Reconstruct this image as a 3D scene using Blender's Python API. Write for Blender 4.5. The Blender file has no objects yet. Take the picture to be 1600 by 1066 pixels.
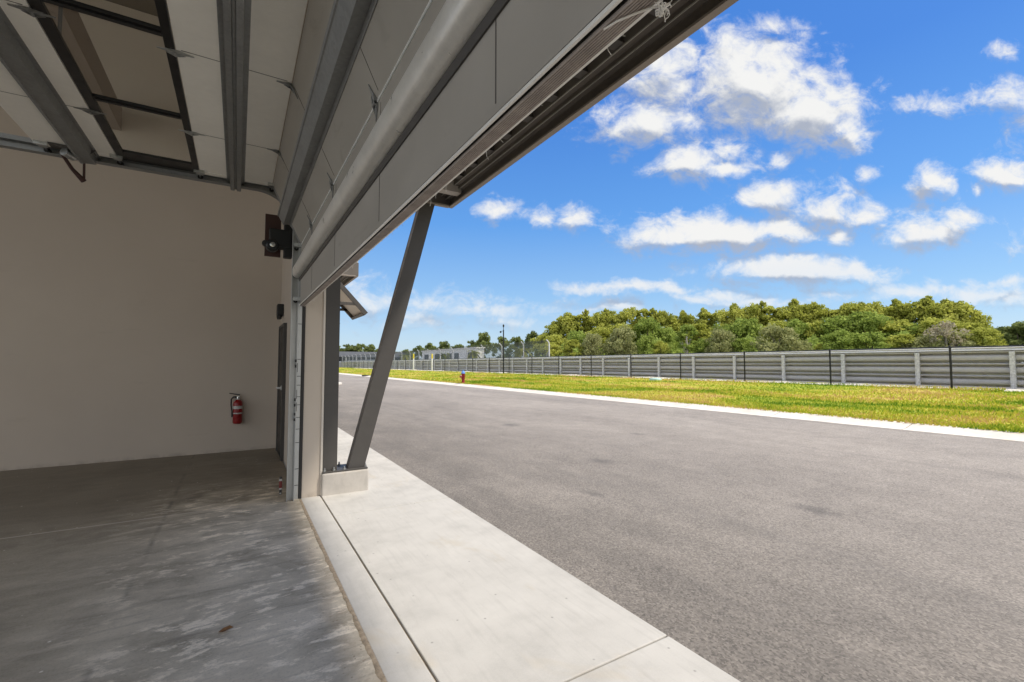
import bpy, bmesh, math, random
import numpy as np
from mathutils import Vector, Matrix
R = math.radians
random.seed(7)
rng = np.random.default_rng(11)
S = bpy.context.scene
COL = S.collection

# ------------------------------------------------------------------ camera
FPX, CX, CY, H = 711.0, 800.0, 533.0, 1.5
_Y = Vector((371.5 - CX, -(569 - CY), -FPX)).normalized()
_Z = Vector((0, FPX, -36.0)).normalized()
_X = _Y.cross(_Z)
cam = bpy.data.cameras.new('camera')
cam.sensor_width = 36.0
cam.lens = FPX / 1600 * 36
cam.clip_start = 0.05
cam.clip_end = 6000
camo = bpy.data.objects.new('camera', cam)
COL.objects.link(camo)
camo.matrix_world = Matrix(((_X[0], _X[1], _X[2], 0), (_Y[0], _Y[1], _Y[2], 0), (_Z[0], _Z[1], _Z[2], H), (0, 0, 0, 1)))
S.camera = camo


def ray(u, v):
    d = Vector((u - CX, -(v - CY), -FPX))
    return Vector((d.dot(_X), d.dot(_Y), d.dot(_Z)))


def on(u, v, ax, val):
    d = ray(u, v)
    t = (val - (0, 0, H)[ax]) / d[ax]
    return Vector((0, 0, H)) + d * t


# ------------------------------------------------------------------ light
SUN_EL, SUN_AZ = R(57), R(40)
sdir = Vector((math.cos(SUN_EL) * math.cos(SUN_AZ), -math.cos(SUN_EL) * math.sin(SUN_AZ), math.sin(SUN_EL)))
sun = bpy.data.lights.new('sun', 'SUN')
sun.energy = 3.2
sun.angle = R(5.0)
sun.color = (1.0, 0.93, 0.82)
suno = bpy.data.objects.new('sun', sun)
suno.rotation_euler = sdir.to_track_quat('Z', 'Y').to_euler()
COL.objects.link(suno)
S.view_settings.view_transform = 'Standard'
S.view_settings.look = 'None'
S.view_settings.exposure = 0.55
S.view_settings.gamma = 1.0
S.cycles.max_bounces = 12
S.cycles.diffuse_bounces = 6
S.cycles.transparent_max_bounces = 24
S.cycles.use_denoising = True

W = bpy.data.worlds.new('World')
S.world = W
W.use_nodes = True
wt = W.node_tree
wt.nodes.clear()


class NT:
    """small helper to write node trees"""
    def __init__(s, tree):
        s.t = tree

    def n(s, typ, inputs=None, **kw):
        nd = s.t.nodes.new(typ)
        for k, v in kw.items():
            setattr(nd, k, v)
        for k, v in (inputs or {}).items():
            if hasattr(v, 'is_output') or isinstance(v, bpy.types.NodeSocket):
                s.t.links.new(v, nd.inputs[k])
            else:
                nd.inputs[k].default_value = v
        return nd

    def m(s, op, a, b=0.0, c=0.0, clamp=False):
        nd = s.n('ShaderNodeMath', {0: a, 1: b, 2: c}, operation=op, use_clamp=clamp)
        return nd.outputs[0]

    def v(s, op, a, b=(0, 0, 0)):
        nd = s.n('ShaderNodeVectorMath', {0: a, 1: b}, operation=op)
        return nd.outputs[1] if op in ('LENGTH', 'DOT_PRODUCT') else nd.outputs[0]

    def noise(s, vec, scale, detail=4, rough=0.55, dist=0.0):
        nd = s.n('ShaderNodeTexNoise', {'Vector': vec, 'Scale': scale, 'Detail': detail, 'Roughness': rough, 'Distortion': dist})
        return nd.outputs[0]

    def ramp(s, fac, stops, interp='LINEAR'):
        nd = s.n('ShaderNodeValToRGB', {0: fac})
        cr = nd.color_ramp
        cr.interpolation = interp
        while len(cr.elements) < len(stops):
            cr.elements.new(0.5)
        for e, (p, c) in zip(cr.elements, stops):
            e.position = p
            e.color = (c, c, c, 1) if isinstance(c, (int, float)) else (*c, 1)
        return nd.outputs[0]

    def mix(s, fac, a, b, typ='MIX'):
        nd = s.t.nodes.new('ShaderNodeMix')
        nd.data_type = 'RGBA'
        nd.blend_type = typ
        for sock, val in ((nd.inputs[0], fac), (nd.inputs[6], a), (nd.inputs[7], b)):
            if isinstance(val, bpy.types.NodeSocket):
                s.t.links.new(val, sock)
            elif isinstance(val, (tuple, list)):
                sock.default_value = (*val, 1) if len(val) == 3 else val
            else:
                sock.default_value = val
        return nd.outputs[2]

    def mapr(s, v, a, b, c=0.0, d=1.0, smooth=False):
        nd = s.n('ShaderNodeMapRange', {0: v, 1: a, 2: b, 3: c, 4: d}, clamp=True)
        if smooth:
            nd.interpolation_type = 'SMOOTHSTEP'
        return nd.outputs[0]


# clouds seen in the sky: (pixel centre, half width, half height, strength); turned into azimuth / elevation
CLOUDS = [
    (1180, 130, 105, 68, 1.15), (1265, 172, 90, 52, 1.1), (1322, 200, 34, 32, 1.0), (1015, 190, 85, 38, .9), (1040, 112, 62, 58, .85),
    (1150, 68, 48, 28, .5), (1212, 38, 32, 12, .45), (1075, 256, 55, 24, 1.0), (1132, 264, 44, 16, .8), (1140, 232, 40, 22, .45),
    (1215, 308, 58, 26, .75), (1290, 322, 65, 26, .85), (1352, 336, 42, 20, .7),
    (1120, 366, 125, 28, 1.1), (1050, 370, 68, 24, 1.0), (1200, 362, 90, 22, .9), (1312, 370, 24, 14, .6),
    (1225, 420, 125, 21, 1.05), (1330, 427, 50, 14, .8),
    (1452, 362, 58, 26, .9), (1490, 348, 42, 20, .8), (1405, 374, 30, 13, .7),
    (1456, 282, 30, 24, .9), (1572, 274, 42, 27, .9), (1524, 300, 12, 8, .6), (1353, 273, 18, 14, .6), (1576, 152, 44, 28, .7),
    (1572, 80, 18, 12, .5), (1465, 162, 34, 10, .3), (784, 332, 32, 17, .85), (897, 338, 28, 18, .9), (848, 340, 18, 12, .4),
    (960, 351, 14, 7, .35), (1217, 248, 16, 14, .4), (985, 450, 95, 10, .85), (1112, 460, 62, 9, .7), (960, 478, 70, 11, .35),
    (1425, 458, 85, 13, .75), (1525, 462, 95, 12, .65), (1565, 440, 55, 8, .55), (745, 484, 100, 12, .5), (680, 474, 60, 14, .45),
    (590, 468, 50, 20, .5), (640, 500, 60, 12, .4), (800, 505, 80, 10, .35), (1200, 470, 90, 8, .35), (1310, 462, 60, 8, .4),
    # part of the same cloud field outside the photograph's frame
    (1720, 200, 110, 60, .9), (1800, 380, 150, 40, .8), (1900, 120, 120, 70, .8), (400, 330, 120, 30, .8), (250, 200, 90, 50, .7),
]


BEAR = math.atan2(_X[2] * -1, _Y[2] * -1)      # bearing of the cloud field, horizontal
SB = Vector((math.sin(BEAR), math.cos(BEAR), 0))
SA = Vector((math.cos(BEAR), -math.sin(BEAR), 0))


def skyxy(d):
    return d.dot(SA) / d.dot(SB), d.z / d.dot(SB)


g = bpy.data.node_groups.new('cloud_field', 'ShaderNodeTree')
g.interface.new_socket('P', in_out='INPUT', socket_type='NodeSocketVector')
g.interface.new_socket('F', in_out='OUTPUT', socket_type='NodeSocketFloat')
g.interface.new_socket('B', in_out='OUTPUT', socket_type='NodeSocketFloat')
G_ = NT(g)
gi = g.nodes.new('NodeGroupInput').outputs[0]
go = g.nodes.new('NodeGroupOutput')
acc = None
wn = G_.n('ShaderNodeTexNoise', {'Vector': G_.v('MULTIPLY', gi, (1, 1.3, 1)), 'Scale': 11.0, 'Detail': 4.0, 'Roughness': .6}).outputs['Color']
gw = G_.v('ADD', gi, G_.v('MULTIPLY', G_.v('SUBTRACT', wn, (.5, .5, .5)), (.075, .055, 0)))
for (u, v, hw, hh, st) in CLOUDS:
    a0, e0 = skyxy(ray(u, v))
    q = G_.v('MULTIPLY', G_.v('SUBTRACT', gw, (a0, e0, 0)), (FPX / hw / 1.22, FPX / hh / 1.32, 0))
    f = G_.m('MULTIPLY_ADD', G_.v('LENGTH', q), -st * .8, st * .8)
    acc = f if acc is None else G_.m('MAXIMUM', acc, f)
acc = G_.m('MAXIMUM', acc, -0.6)
g.links.new(acc, go.inputs[1])
n1 = G_.noise(G_.v('MULTIPLY', gi, (1, 1.35, 1)), 13, 9, .62, .5)
n2 = G_.noise(gi, 40, 7, .68, .4)
acc = G_.m('ADD', acc, G_.m('MULTIPLY_ADD', n1, 1.75, -.86))
acc = G_.m('ADD', acc, G_.m('MULTIPLY_ADD', n2, .55, -.275))
g.links.new(acc, go.inputs[0])

w = NT(wt)
tc = w.n('ShaderNodeTexCoord').outputs['Generated']
xyz = w.n('ShaderNodeSeparateXYZ', {0: tc})
az = w.m('ARCTAN2', xyz.outputs[0], xyz.outputs[1])
el = w.m('ARCSINE', xyz.outputs[2])
fw_ = w.m('MAXIMUM', w.v('DOT_PRODUCT', tc, tuple(SB)), .02)
P = w.n('ShaderNodeCombineXYZ', {0: w.m('DIVIDE', w.v('DOT_PRODUCT', tc, tuple(SA)), fw_), 1: w.m('DIVIDE', xyz.outputs[2], fw_), 2: 0.0}).outputs[0]
ga = w.n('ShaderNodeGroup', {0: P}, node_tree=g)
fa = ga.outputs[0]
P2 = w.v('ADD', P, (0.010, 0.034, 0))
gb = w.n('ShaderNodeGroup', {0: P2}, node_tree=g)
fb = gb.outputs[0]
mask = w.mapr(fa, -.16, .62, 0, 1, True)
dl = w.m('ADD', w.m('SUBTRACT', ga.outputs[1], gb.outputs[1]), w.m('MULTIPLY', w.m('SUBTRACT', fa, fb), .35))
lit = w.mapr(dl, -.34, .22, 0, 1, True)
cloudc = w.mix(lit, (.46, .51, .62), (1.0, 1.0, .99))
sky = w.n('ShaderNodeTexSky', sky_type='NISHITA', sun_disc=False, sun_elevation=SUN_EL,
          sun_rotation=math.atan2(sdir.x, sdir.y), altitude=0, air_density=1.0, dust_density=0.6, ozone_density=1.4).outputs[0]
SKY_K = 0.10
skyc = w.n('ShaderNodeHueSaturation', {'Color': sky, 'Saturation': 1.16, 'Value': 1.0, 'Fac': 1.0, 'Hue': .5}).outputs[0]
skyc = w.mix(1.0, skyc, (.76, .97, 1.17), 'MULTIPLY')
# low haze band at the horizon
grad = w.ramp(w.mapr(el, 0, 1.0), [(0.0, (.44, .51, .60)), (.06, (.37, .47, .60)), (.14, (.235, .395, .60)), (.30, (.090, .262, .60)), (.52, (.040, .165, .525)), (.9, (.03, .14, .48))])
skyc = w.mix(.68, skyc, w.mix(1.0, grad, (1 / SKY_K, 1 / SKY_K, 1 / SKY_K), 'MULTIPLY'))
cl = w.mix(1.0, cloudc, (.62 / SKY_K, .62 / SKY_K, .62 / SKY_K), 'MULTIPLY')
# unseen white cloud deck added overhead and behind the building for neutral fill light
off = w.m('MAXIMUM', w.mapr(el, .78, 1.0), w.mapr(w.m('ABSOLUTE', w.m('SUBTRACT', az, .53)), 1.05, 1.35))
dk = w.mapr(w.noise(w.v('MULTIPLY', tc, (1, 1, 2.2)), 2.6, 6, .6, .3), .40, .55, 0, 1, True)
skyc = w.mix(w.m('MULTIPLY', w.m('MULTIPLY', dk, off), .95), skyc, (.95 / SKY_K, .93 / SKY_K, .90 / SKY_K))
final = w.mix(w.m('MULTIPLY', mask, w.mapr(el, .0, .22, .50, 1.0)), skyc, cl)
bg = w.n('ShaderNodeBackground', {0: final, 1: SKY_K})
wo = w.n('ShaderNodeOutputWorld', {0: bg.outputs[0]})


# ------------------------------------------------------------------ materials
def new_mat(name):
    m = bpy.data.materials.new(name)
    m.use_nodes = True
    m.node_tree.nodes.clear()
    return m, NT(m.node_tree)


def finish(k, color, rough=.6, metal=0.0, bump=None, bstr=.3, bdist=.01, spec=.5, extra=None):
    ins = {'Base Color': color, 'Roughness': rough, 'Metallic': metal, 'Specular IOR Level': spec}
    if isinstance(color, tuple) and len(color) == 3:
        ins['Base Color'] = (*color, 1)
    p = k.n('ShaderNodeBsdfPrincipled', ins)
    if bump is not None:
        b = k.n('ShaderNodeBump', {'Height': bump, 'Strength': bstr, 'Distance': bdist})
        k.t.links.new(b.outputs[0], p.inputs['Normal'])
    for a, b_ in (extra or {}).items():
        if isinstance(b_, bpy.types.NodeSocket):
            k.t.links.new(b_, p.inputs[a])
        else:
            p.inputs[a].default_value = b_
    k.n('ShaderNodeOutputMaterial', {0: p.outputs[0]})
    return p


def pos(k):
    return k.n('ShaderNodeNewGeometry').outputs['Position']


def obj_co(k):
    return k.n('ShaderNodeTexCoord').outputs['Object']


def simple(name, col, rough=.55, metal=0., var=.12, scale=8., spec=.5, bstr=.08):
    m, k = new_mat(name)
    c = obj_co(k)
    n = k.noise(c, scale, 5, .6)
    n2 = k.noise(c, scale * 9, 3, .6)
    f = k.m('ADD', k.m('MULTIPLY', n, .7), k.m('MULTIPLY', n2, .3))
    a = tuple(x * (1 - var) for x in col)
    b = tuple(min(1, x * (1 + var)) for x in col)
    cc = k.ramp(f, [(.3, a), (.7, b)])
    rr = k.mapr(n, .3, .7, max(0.05, rough - .08), min(1, rough + .08))
    finish(k, cc, rr, metal, n2, bstr, .004, spec)
    return m


def mat_galv(name='galvanised_steel', base=(.50, .51, .50), rough=.42):
    m, k = new_mat(name)
    c = obj_co(k)
    vor = k.n('ShaderNodeTexVoronoi', {'Vector': c, 'Scale': 55.0}).outputs['Color']
    bw = k.n('ShaderNodeRGBToBW', {0: vor}).outputs[0]
    n = k.noise(c, 5, 5, .6)
    f = k.m('ADD', k.m('MULTIPLY', bw, .35), k.m('MULTIPLY', n, .65))
    cc = k.ramp(f, [(.25, tuple(x * .8 for x in base)), (.75, tuple(x * 1.12 for x in base))])
    finish(k, cc, k.mapr(f, .2, .8, rough - .06, rough + .12), .85, n, .05, .003)
    return m


def mat_concrete(name, col, stain=None, rough=.85):
    m, k = new_mat(name)
    p = pos(k)
    big = k.noise(p, .9, 5, .55)
    mid = k.noise(p, 5, 6, .6)
    fine = k.noise(p, 120, 3, .6)
    f = k.m('ADD', k.m('MULTIPLY', big, .5), k.m('ADD', k.m('MULTIPLY', mid, .35), k.m('MULTIPLY', fine, .15)))
    c = k.ramp(f, [(.34, tuple(x * .80 for x in col)), (.50, col), (.66, tuple(min(1, x * 1.12) for x in col))])
    st = k.mapr(k.noise(k.v('MULTIPLY', p, (1.3, .8, 1)), 1.6, 4, .6, .6), .60, .76)
    c = k.mix(k.m('MULTIPLY', st, .6), c, stain or tuple(x * y for x, y in zip(col, (.92, .80, .60))))
    # small dark specks
    sp = k.n('ShaderNodeTexVoronoi', {'Vector': p, 'Scale': 7.0, 'Randomness': 1.0}).outputs['Distance']
    c = k.mix(k.mapr(sp, .03, .07, .6, 0), c, tuple(x * .35 for x in col))
    # faint trowel and drip streaks
    tr = k.noise(k.v('MULTIPLY', p, (14, 1.2, 6)), 2.0, 4, .6)
    c = k.mix(k.mapr(tr, .50, .75, 0, .32), c, tuple(x * .7 for x in col))
    finish(k, c, rough, 0, k.m('ADD', k.m('MULTIPLY', fine, .6), mid), .18, .004, .25)
    return m


M = {}
M['galv'] = mat_galv()
M['galv_rail'] = simple('track_zinc', (.50, .50, .48), .45, .4, .12, 9)
M['galv_light'] = simple('light_zinc', (.88, .86, .80), .34, .48, .10, 9)
M['galv_dull'] = mat_galv('dull_galvanised', (.34, .345, .34), .55)
M['barrier'] = simple('weathered_zinc', (.52, .51, .495), .6, .1, .10, 3)
M['barrier_post'] = simple('speckled_zinc_post', (.66, .655, .64), .7, .1, .45, 14)
M['steel'] = simple('dark_grey_paint', (.066, .060, .054), .48, 0, .10, 6)
M['canopy'] = simple('bronze_grey_paint', (.12, .105, .09), .5, 0, .12, 5)
M['canopy_lip'] = simple('lit_lip_paint', (.27, .235, .205), .6, 0, .12, 5)  # lip tone lightened to carry light reflected up from the pavement
M['deck'] = simple('canopy_deck_paint', (.34, .335, .30), .55, 0, .2, 4)
M['black'] = simple('black_metal', (.018, .018, .018), .45, .2, .2, 10)
M['frame'] = simple('black_aluminium', (.012, .011, .011), .4, .3, .15, 10)
M['rubber'] = simple('black_rubber', (.03, .028, .026), .75, 0, .2, 20)
M['white'] = simple('white_vinyl', (.78, .77, .74), .5, 0, .05, 12)
M['white_paint'] = simple('white_paint', (.72, .72, .70), .6, 0, .08, 3)
M['yellow'] = simple('yellow_paint', (.75, .6, .03), .5, 0, .05, 4)
M['red'] = simple('red_enamel', (.25, .010, .010), .3, 0, .1, 6)
M['blue'] = simple('blue_enamel', (.10, .25, .62), .4, 0, .1, 6)
M['chrome'] = simple('worn_chrome', (.6, .6, .58), .25, 1.0, .1, 20)
M['rust_board'] = simple('red_brown_primer', (.055, .024, .018), .7, 0, .2, 8)
M['cord'] = simple('frayed_cotton', (.75, .72, .66), .9, 0, .1, 30)
M['label'] = simple('paper_label', (.5, .49, .46), .6, 0, .1, 30)
M['teal'] = simple('pale_green_plastic', (.42, .60, .55), .5, 0, .1, 6)
M['leaf_dead'] = simple('dead_leaf', (.20, .10, .04), .8, 0, .3, 40)
M['dirt'] = simple('brown_dirt', (.36, .29, .21), .95, 0, .45, 25, .1, .6)
M['concrete'] = mat_concrete('pale_concrete', (.49, .472, .438))
M['plinth'] = mat_concrete('plinth_concrete', (.50, .465, .42))
M['kerb'] = mat_concrete('kerb_concrete', (.66, .61, .54))
M['roofgrey'] = simple('grey_roofing', (.16, .17, .19), .7, 0, .15, 1)
M['bld_white'] = simple('white_cladding', (.88, .86, .82), .7, 0, .06, .6)
M['bld_dark'] = simple('dark_glazing', (.05, .055, .06), .25, 0, .2, .5)
M['trunk'] = simple('grey_bark', (.17, .14, .11), .9, 0, .3, 3)
M['trunk_pale'] = simple('pale_bark', (.42, .38, .32), .9, 0, .2, 3)


def mat_panel_shaded():
    """white painted steel of the lower door sections, darkened to carry their shade, with smudges and rust specks of its own"""
    m, k = new_mat('door_panel_shaded_white')
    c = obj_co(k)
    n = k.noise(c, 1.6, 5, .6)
    col = k.ramp(n, [(.3, (.35, .325, .285)), (.7, (.42, .392, .345))])  # door white toned down here, shade of the lower sections in the colour
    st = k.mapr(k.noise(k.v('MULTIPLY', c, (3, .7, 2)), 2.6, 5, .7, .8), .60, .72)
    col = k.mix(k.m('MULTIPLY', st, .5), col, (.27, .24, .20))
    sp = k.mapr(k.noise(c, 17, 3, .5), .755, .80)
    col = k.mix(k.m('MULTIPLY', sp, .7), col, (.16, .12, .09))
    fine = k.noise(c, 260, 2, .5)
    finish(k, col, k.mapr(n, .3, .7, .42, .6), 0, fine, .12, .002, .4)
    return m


M['panel'] = mat_panel_shaded()
vm, k_ = new_mat('translucent_vinyl')
vd = k_.n('ShaderNodeBsdfDiffuse', {0: (.9, .9, .88, 1)})
vt = k_.n('ShaderNodeBsdfTranslucent', {0: (.95, .95, .92, 1)})
vx = k_.n('ShaderNodeMixShader', {0: .5, 1: vd.outputs[0], 2: vt.outputs[0]})
k_.n('ShaderNodeOutputMaterial', {0: vx.outputs[0]})
M['vinyl'] = vm
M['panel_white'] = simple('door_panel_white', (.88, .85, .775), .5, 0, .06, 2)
M['seam'] = simple('dark_seam_line', (.10, .09, .08), .8, 0, .1, 10)  # thin dark seam lines across the door sections


def mat_wall():
    m, k = new_mat('beige_stucco')
    p = pos(k)
    n = k.noise(p, .5, 5, .55)
    f = k.noise(p, 90, 4, .6)
    c = k.ramp(n, [(.3, (.53, .458, .38)), (.7, (.59, .515, .43))])
    sc = k.mapr(k.noise(k.v('MULTIPLY', p, (1, 1, 4)), 1.2, 6, .65), .62, .75)
    c = k.mix(k.m('MULTIPLY', sc, .22), c, (.36, .30, .24))
    z = k.n('ShaderNodeSeparateXYZ', {0: p}).outputs[2]
    scuff = k.m('MULTIPLY', k.mapr(z, 0, .07, 1, 0), k.mapr(k.noise(p, 6, 4, .6), .4, .62))
    c = k.mix(k.m('MULTIPLY', scuff, .5), c, (.22, .18, .15))
    finish(k, c, .9, 0, k.m('ADD', f, k.m('MULTIPLY', n, .4)), .14, .004, .2)
    return m


M['wall'] = mat_wall()
M['ceiling'] = simple('dark_ceiling', (.20, .17, .13), .9, 0, .1, 1)


def mat_floor():
    m, k = new_mat('garage_floor_concrete')
    p = pos(k)
    s = k.n('ShaderNodeSeparateXYZ', {0: p})
    x, y = s.outputs[0], s.outputs[1]
    big = k.noise(p, .55, 5, .6, .4)
    mid = k.noise(k.v('MULTIPLY', p, (1, 2.4, 1)), 3.2, 7, .65, .5)
    fine = k.noise(p, 55, 4, .6)
    base = k.m('ADD', k.m('MULTIPLY', big, .55), k.m('ADD', k.m('MULTIPLY', mid, .35), k.m('MULTIPLY', fine, .10)))
    c = k.ramp(base, [(.32, (.21, .190, .155)), (.45, (.38, .345, .285)), (.57, (.52, .475, .395)), (.70, (.64, .585, .49))])
    # pale bloom and scuffs nearer the door, brushed along x
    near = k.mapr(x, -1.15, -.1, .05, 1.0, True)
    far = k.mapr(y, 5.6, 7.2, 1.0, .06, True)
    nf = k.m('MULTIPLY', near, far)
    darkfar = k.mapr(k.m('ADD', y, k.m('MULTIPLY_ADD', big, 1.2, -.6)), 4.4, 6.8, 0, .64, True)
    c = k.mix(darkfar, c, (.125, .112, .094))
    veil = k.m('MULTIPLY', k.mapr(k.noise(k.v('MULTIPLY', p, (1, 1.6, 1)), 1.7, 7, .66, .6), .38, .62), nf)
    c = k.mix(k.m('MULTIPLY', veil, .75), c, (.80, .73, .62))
    st2 = k.mapr(k.noise(k.v('MULTIPLY', p, (1.5, 3.6, 1)), 3.4, 8, .70, .9), .52, .64)
    st1 = k.mapr(k.noise(k.v('MULTIPLY', p, (2.2, 9, 1)), 4.5, 7, .7, .5), .42, .58)
    st3 = k.mapr(k.noise(k.v('MULTIPLY', p, (1.0, 2.3, 1)), 4.2, 10, .72, .15), .515, .575)
    st4 = k.mapr(k.noise(k.v('MULTIPLY', p, (1.0, 1.5, 1)), 1.5, 4, .6, .2), .40, .52)
    brk = k.mapr(k.noise(k.v('MULTIPLY', p, (1, 2.2, 1)), 26, 8, .78, .2), .28, .48)
    bl = k.m('MULTIPLY', k.m('MULTIPLY', k.m('MULTIPLY', st3, brk), st4), nf)
    hair = k.mapr(k.noise(k.v('MULTIPLY', p, (.8, 38, 1)), 2.4, 3, .55, .1), .66, .72)
    bl = k.m('MAXIMUM', bl, k.m('MULTIPLY', k.m('MULTIPLY', hair, st4), k.m('MULTIPLY', nf, .5)))
    c = k.mix(k.m('MULTIPLY', bl, 1.0), c, (.95, .87, .75))
    ds = k.m('MULTIPLY', k.mapr(k.noise(k.v('MULTIPLY', p, (.7, 9, 1)), 1.5, 6, .65, .3), .56, .70), near)
    c = k.mix(k.m('MULTIPLY', ds, .45), c, (.15, .14, .13))
    blot = k.mapr(k.noise(p, 1.1, 5, .6, .7), .55, .72)
    c = k.mix(k.m('MULTIPLY', blot, .5), c, (.15, .138, .118))
    grit = k.noise(p, 70, 6, .75)
    c = k.mix(k.mapr(grit, .52, .70, 0, .35), c, (.11, .10, .088))
    c = k.mix(k.mapr(grit, .30, .46, .28, 0), c, (.62, .57, .49))
    # brown dust drifting in at the threshold
    du = k.m('MULTIPLY', k.mapr(x, .28, .62, 0, 1, True), k.mapr(k.noise(p, 9, 6, .7), .40, .66))
    c = k.mix(k.m('MULTIPLY', du, .55), c, (.36, .29, .22))
    # small white chips
    v1 = k.n('ShaderNodeTexVoronoi', {'Vector': p, 'Scale': 6.5}).outputs['Distance']
    gate = k.mapr(k.noise(p, 1.7, 3, .5), .44, .52)
    c = k.mix(k.m('MULTIPLY', k.mapr(v1, .035, .06, 1, 0), gate), c, (.85, .83, .78))
    v1b = k.n('ShaderNodeTexVoronoi', {'Vector': k.v('ADD', p, (3.3, 1.7, 0)), 'Scale': 15.0}).outputs['Distance']
    gate2 = k.mapr(k.noise(p, 2.3, 4, .6), .54, .62)
    c = k.mix(k.m('MULTIPLY', k.mapr(v1b, .05, .09, .9, 0), gate2), c, (.80, .77, .70))
    # crumbs of brown grit near the threshold
    v1c = k.n('ShaderNodeTexVoronoi', {'Vector': p, 'Scale': 34.0}).outputs['Distance']
    gate3 = k.m('MULTIPLY', k.mapr(x, .15, .6, 0, 1), k.mapr(k.noise(p, 5, 5, .7), .48, .60))
    c = k.mix(k.m('MULTIPLY', k.mapr(v1c, .10, .22, .8, 0), gate3), c, (.20, .14, .09))
    # saw cut filled with pale dust, and the darker cold joint along y
    j1 = k.m('ABSOLUTE', k.m('SUBTRACT', y, k.m('MULTIPLY_ADD', k.noise(p, 3, 2), .02, 5.675)))
    c = k.mix(k.mapr(j1, .006, .016, .95, 0), c, (.62, .57, .52))
    j2 = k.m('ABSOLUTE', k.m('SUBTRACT', x, k.m('MULTIPLY_ADD', k.noise(p, 2.2, 4), .05, -.605)))
    c = k.mix(k.m('MULTIPLY', k.mapr(j2, .003, .030, .5, 0), k.mapr(k.noise(p, 2, 5, .7), .45, .62)), c, (.10, .098, .095))
    c = k.mix(1.0, c, (1.0, .965, .89), 'MULTIPLY')
    rough = k.mapr(base, .3, .75, .55, .78)
    finish(k, c, rough, 0, k.m('ADD', mid, k.m('MULTIPLY', fine, .4)), .10, .006, .28)
    return m


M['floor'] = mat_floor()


def mat_asphalt():
    m, k = new_mat('worn_asphalt')
    p = pos(k)
    s = k.n('ShaderNodeSeparateXYZ', {0: p})
    x, y = s.outputs[0], s.outputs[1]
    big = k.noise(k.v('MULTIPLY', p, (1, .45, 1)), .35, 5, .6, .4)
    mid = k.noise(p, 2.4, 5, .6)
    v1 = k.n('ShaderNodeTexVoronoi', {'Vector': p, 'Scale': 82.0}).outputs['Color']
    v1 = k.n('ShaderNodeRGBToBW', {0: v1}).outputs[0]
    v2 = k.noise(p, 210, 3, .7)
    v3 = k.noise(p, 48, 5, .75)
    f = k.m('ADD', k.m('MULTIPLY', big, .26), k.m('ADD', k.m('MULTIPLY', mid, .16),
        k.m('ADD', k.m('MULTIPLY', v1, .26), k.m('ADD', k.m('MULTIPLY', v2, .18), k.m('MULTIPLY', v3, .18)))))
    c = k.ramp(f, [(.32, (.085, .074, .063)), (.45, (.215, .190, .164)), (.57, (.318, .281, .243)), (.70, (.47, .42, .365))])
    # grit: pale stones
    v4 = k.n('ShaderNodeTexVoronoi', {'Vector': p, 'Scale': 40.0}).outputs['Distance']
    c = k.mix(k.mapr(v4, .06, .13, .7, 0), c, (.50, .47, .44))
    # worn dark strip by the pavement, its long fade painting the grazing sheen beyond
    edge = k.m('MULTIPLY', k.mapr(x, 2.08, 8.5, 1, 0, False), k.mapr(k.noise(k.v('MULTIPLY', p, (1.2, .5, 1)), 1.1, 6, .65), .15, .62))
    c = k.mix(k.m('MULTIPLY', edge, .80), c, k.mix(v1, (.066, .059, .052), (.185, .166, .145)))
    ln = k.mapr(k.noise(k.v('MULTIPLY', p, (1.3, .06, 1)), 1.6, 4, .6), .54, .68)
    c = k.mix(k.m('MULTIPLY', ln, .20), c, (.12, .11, .10))
    # oil spots
    for (sx, sy, r_) in ((4.84, 5.42, .26), (5.14, 2.47, .22), (5.8, 9.7, .30), (7.4, 7.1, .16), (3.6, 4.1, .14)):
        d = k.v('LENGTH', k.v('MULTIPLY', k.v('SUBTRACT', p, (sx, sy, 0)), (1, .7, 0)))
        d = k.m('ADD', d, k.m('MULTIPLY_ADD', k.noise(p, 7, 4, .7), .3, -.15))
        c = k.mix(k.mapr(d, r_ * .1, r_, .45, 0, True), c, (.055, .052, .05))
    finish(k, c, .80, 0, k.m('ADD', v1, k.m('MULTIPLY', v2, .6)), .55, .007, .45)
    return m


M['asphalt'] = mat_asphalt()


def mat_grassbase():
    m, k = new_mat('dry_turf')
    p = pos(k)
    n = k.noise(k.v('MULTIPLY', p, (1, .45, 1)), .42, 6, .68, .5)
    n2 = k.noise(p, 7, 5, .7)
    f = k.m('ADD', k.m('MULTIPLY', n, .6), k.m('MULTIPLY', n2, .4))
    c = k.ramp(f, [(.38, (.11, .20, .02)), (.47, (.29, .34, .035)), (.54, (.47, .42, .06)), (.62, (.50, .33, .14))])
    finish(k, c, .95, 0, n2, .6, .05, .1)
    return m


M['turf'] = mat_grassbase()


def mat_blades():
    m, k = new_mat('grass_blades')
    p = pos(k)
    rnd = k.n('ShaderNodeNewGeometry').outputs['Random Per Island']
    n = k.noise(k.v('MULTIPLY', p, (1, .45, 1)), .42, 6, .68, .5)
    f = k.m('ADD', k.m('MULTIPLY', n, .86), k.m('MULTIPLY', rnd, .14))
    c = k.ramp(f, [(.40, (.13, .24, .02)), (.47, (.34, .42, .035)), (.53, (.55, .50, .055)), (.60, (.56, .38, .17))])
    d = k.n('ShaderNodeBsdfDiffuse', {0: c})
    t = k.n('ShaderNodeBsdfTranslucent', {0: c})
    mx = k.n('ShaderNodeMixShader', {0: .4, 1: d.outputs[0], 2: t.outputs[0]})
    k.n('ShaderNodeOutputMaterial', {0: mx.outputs[0]})
    return m


M['blades'] = mat_blades()


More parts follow.
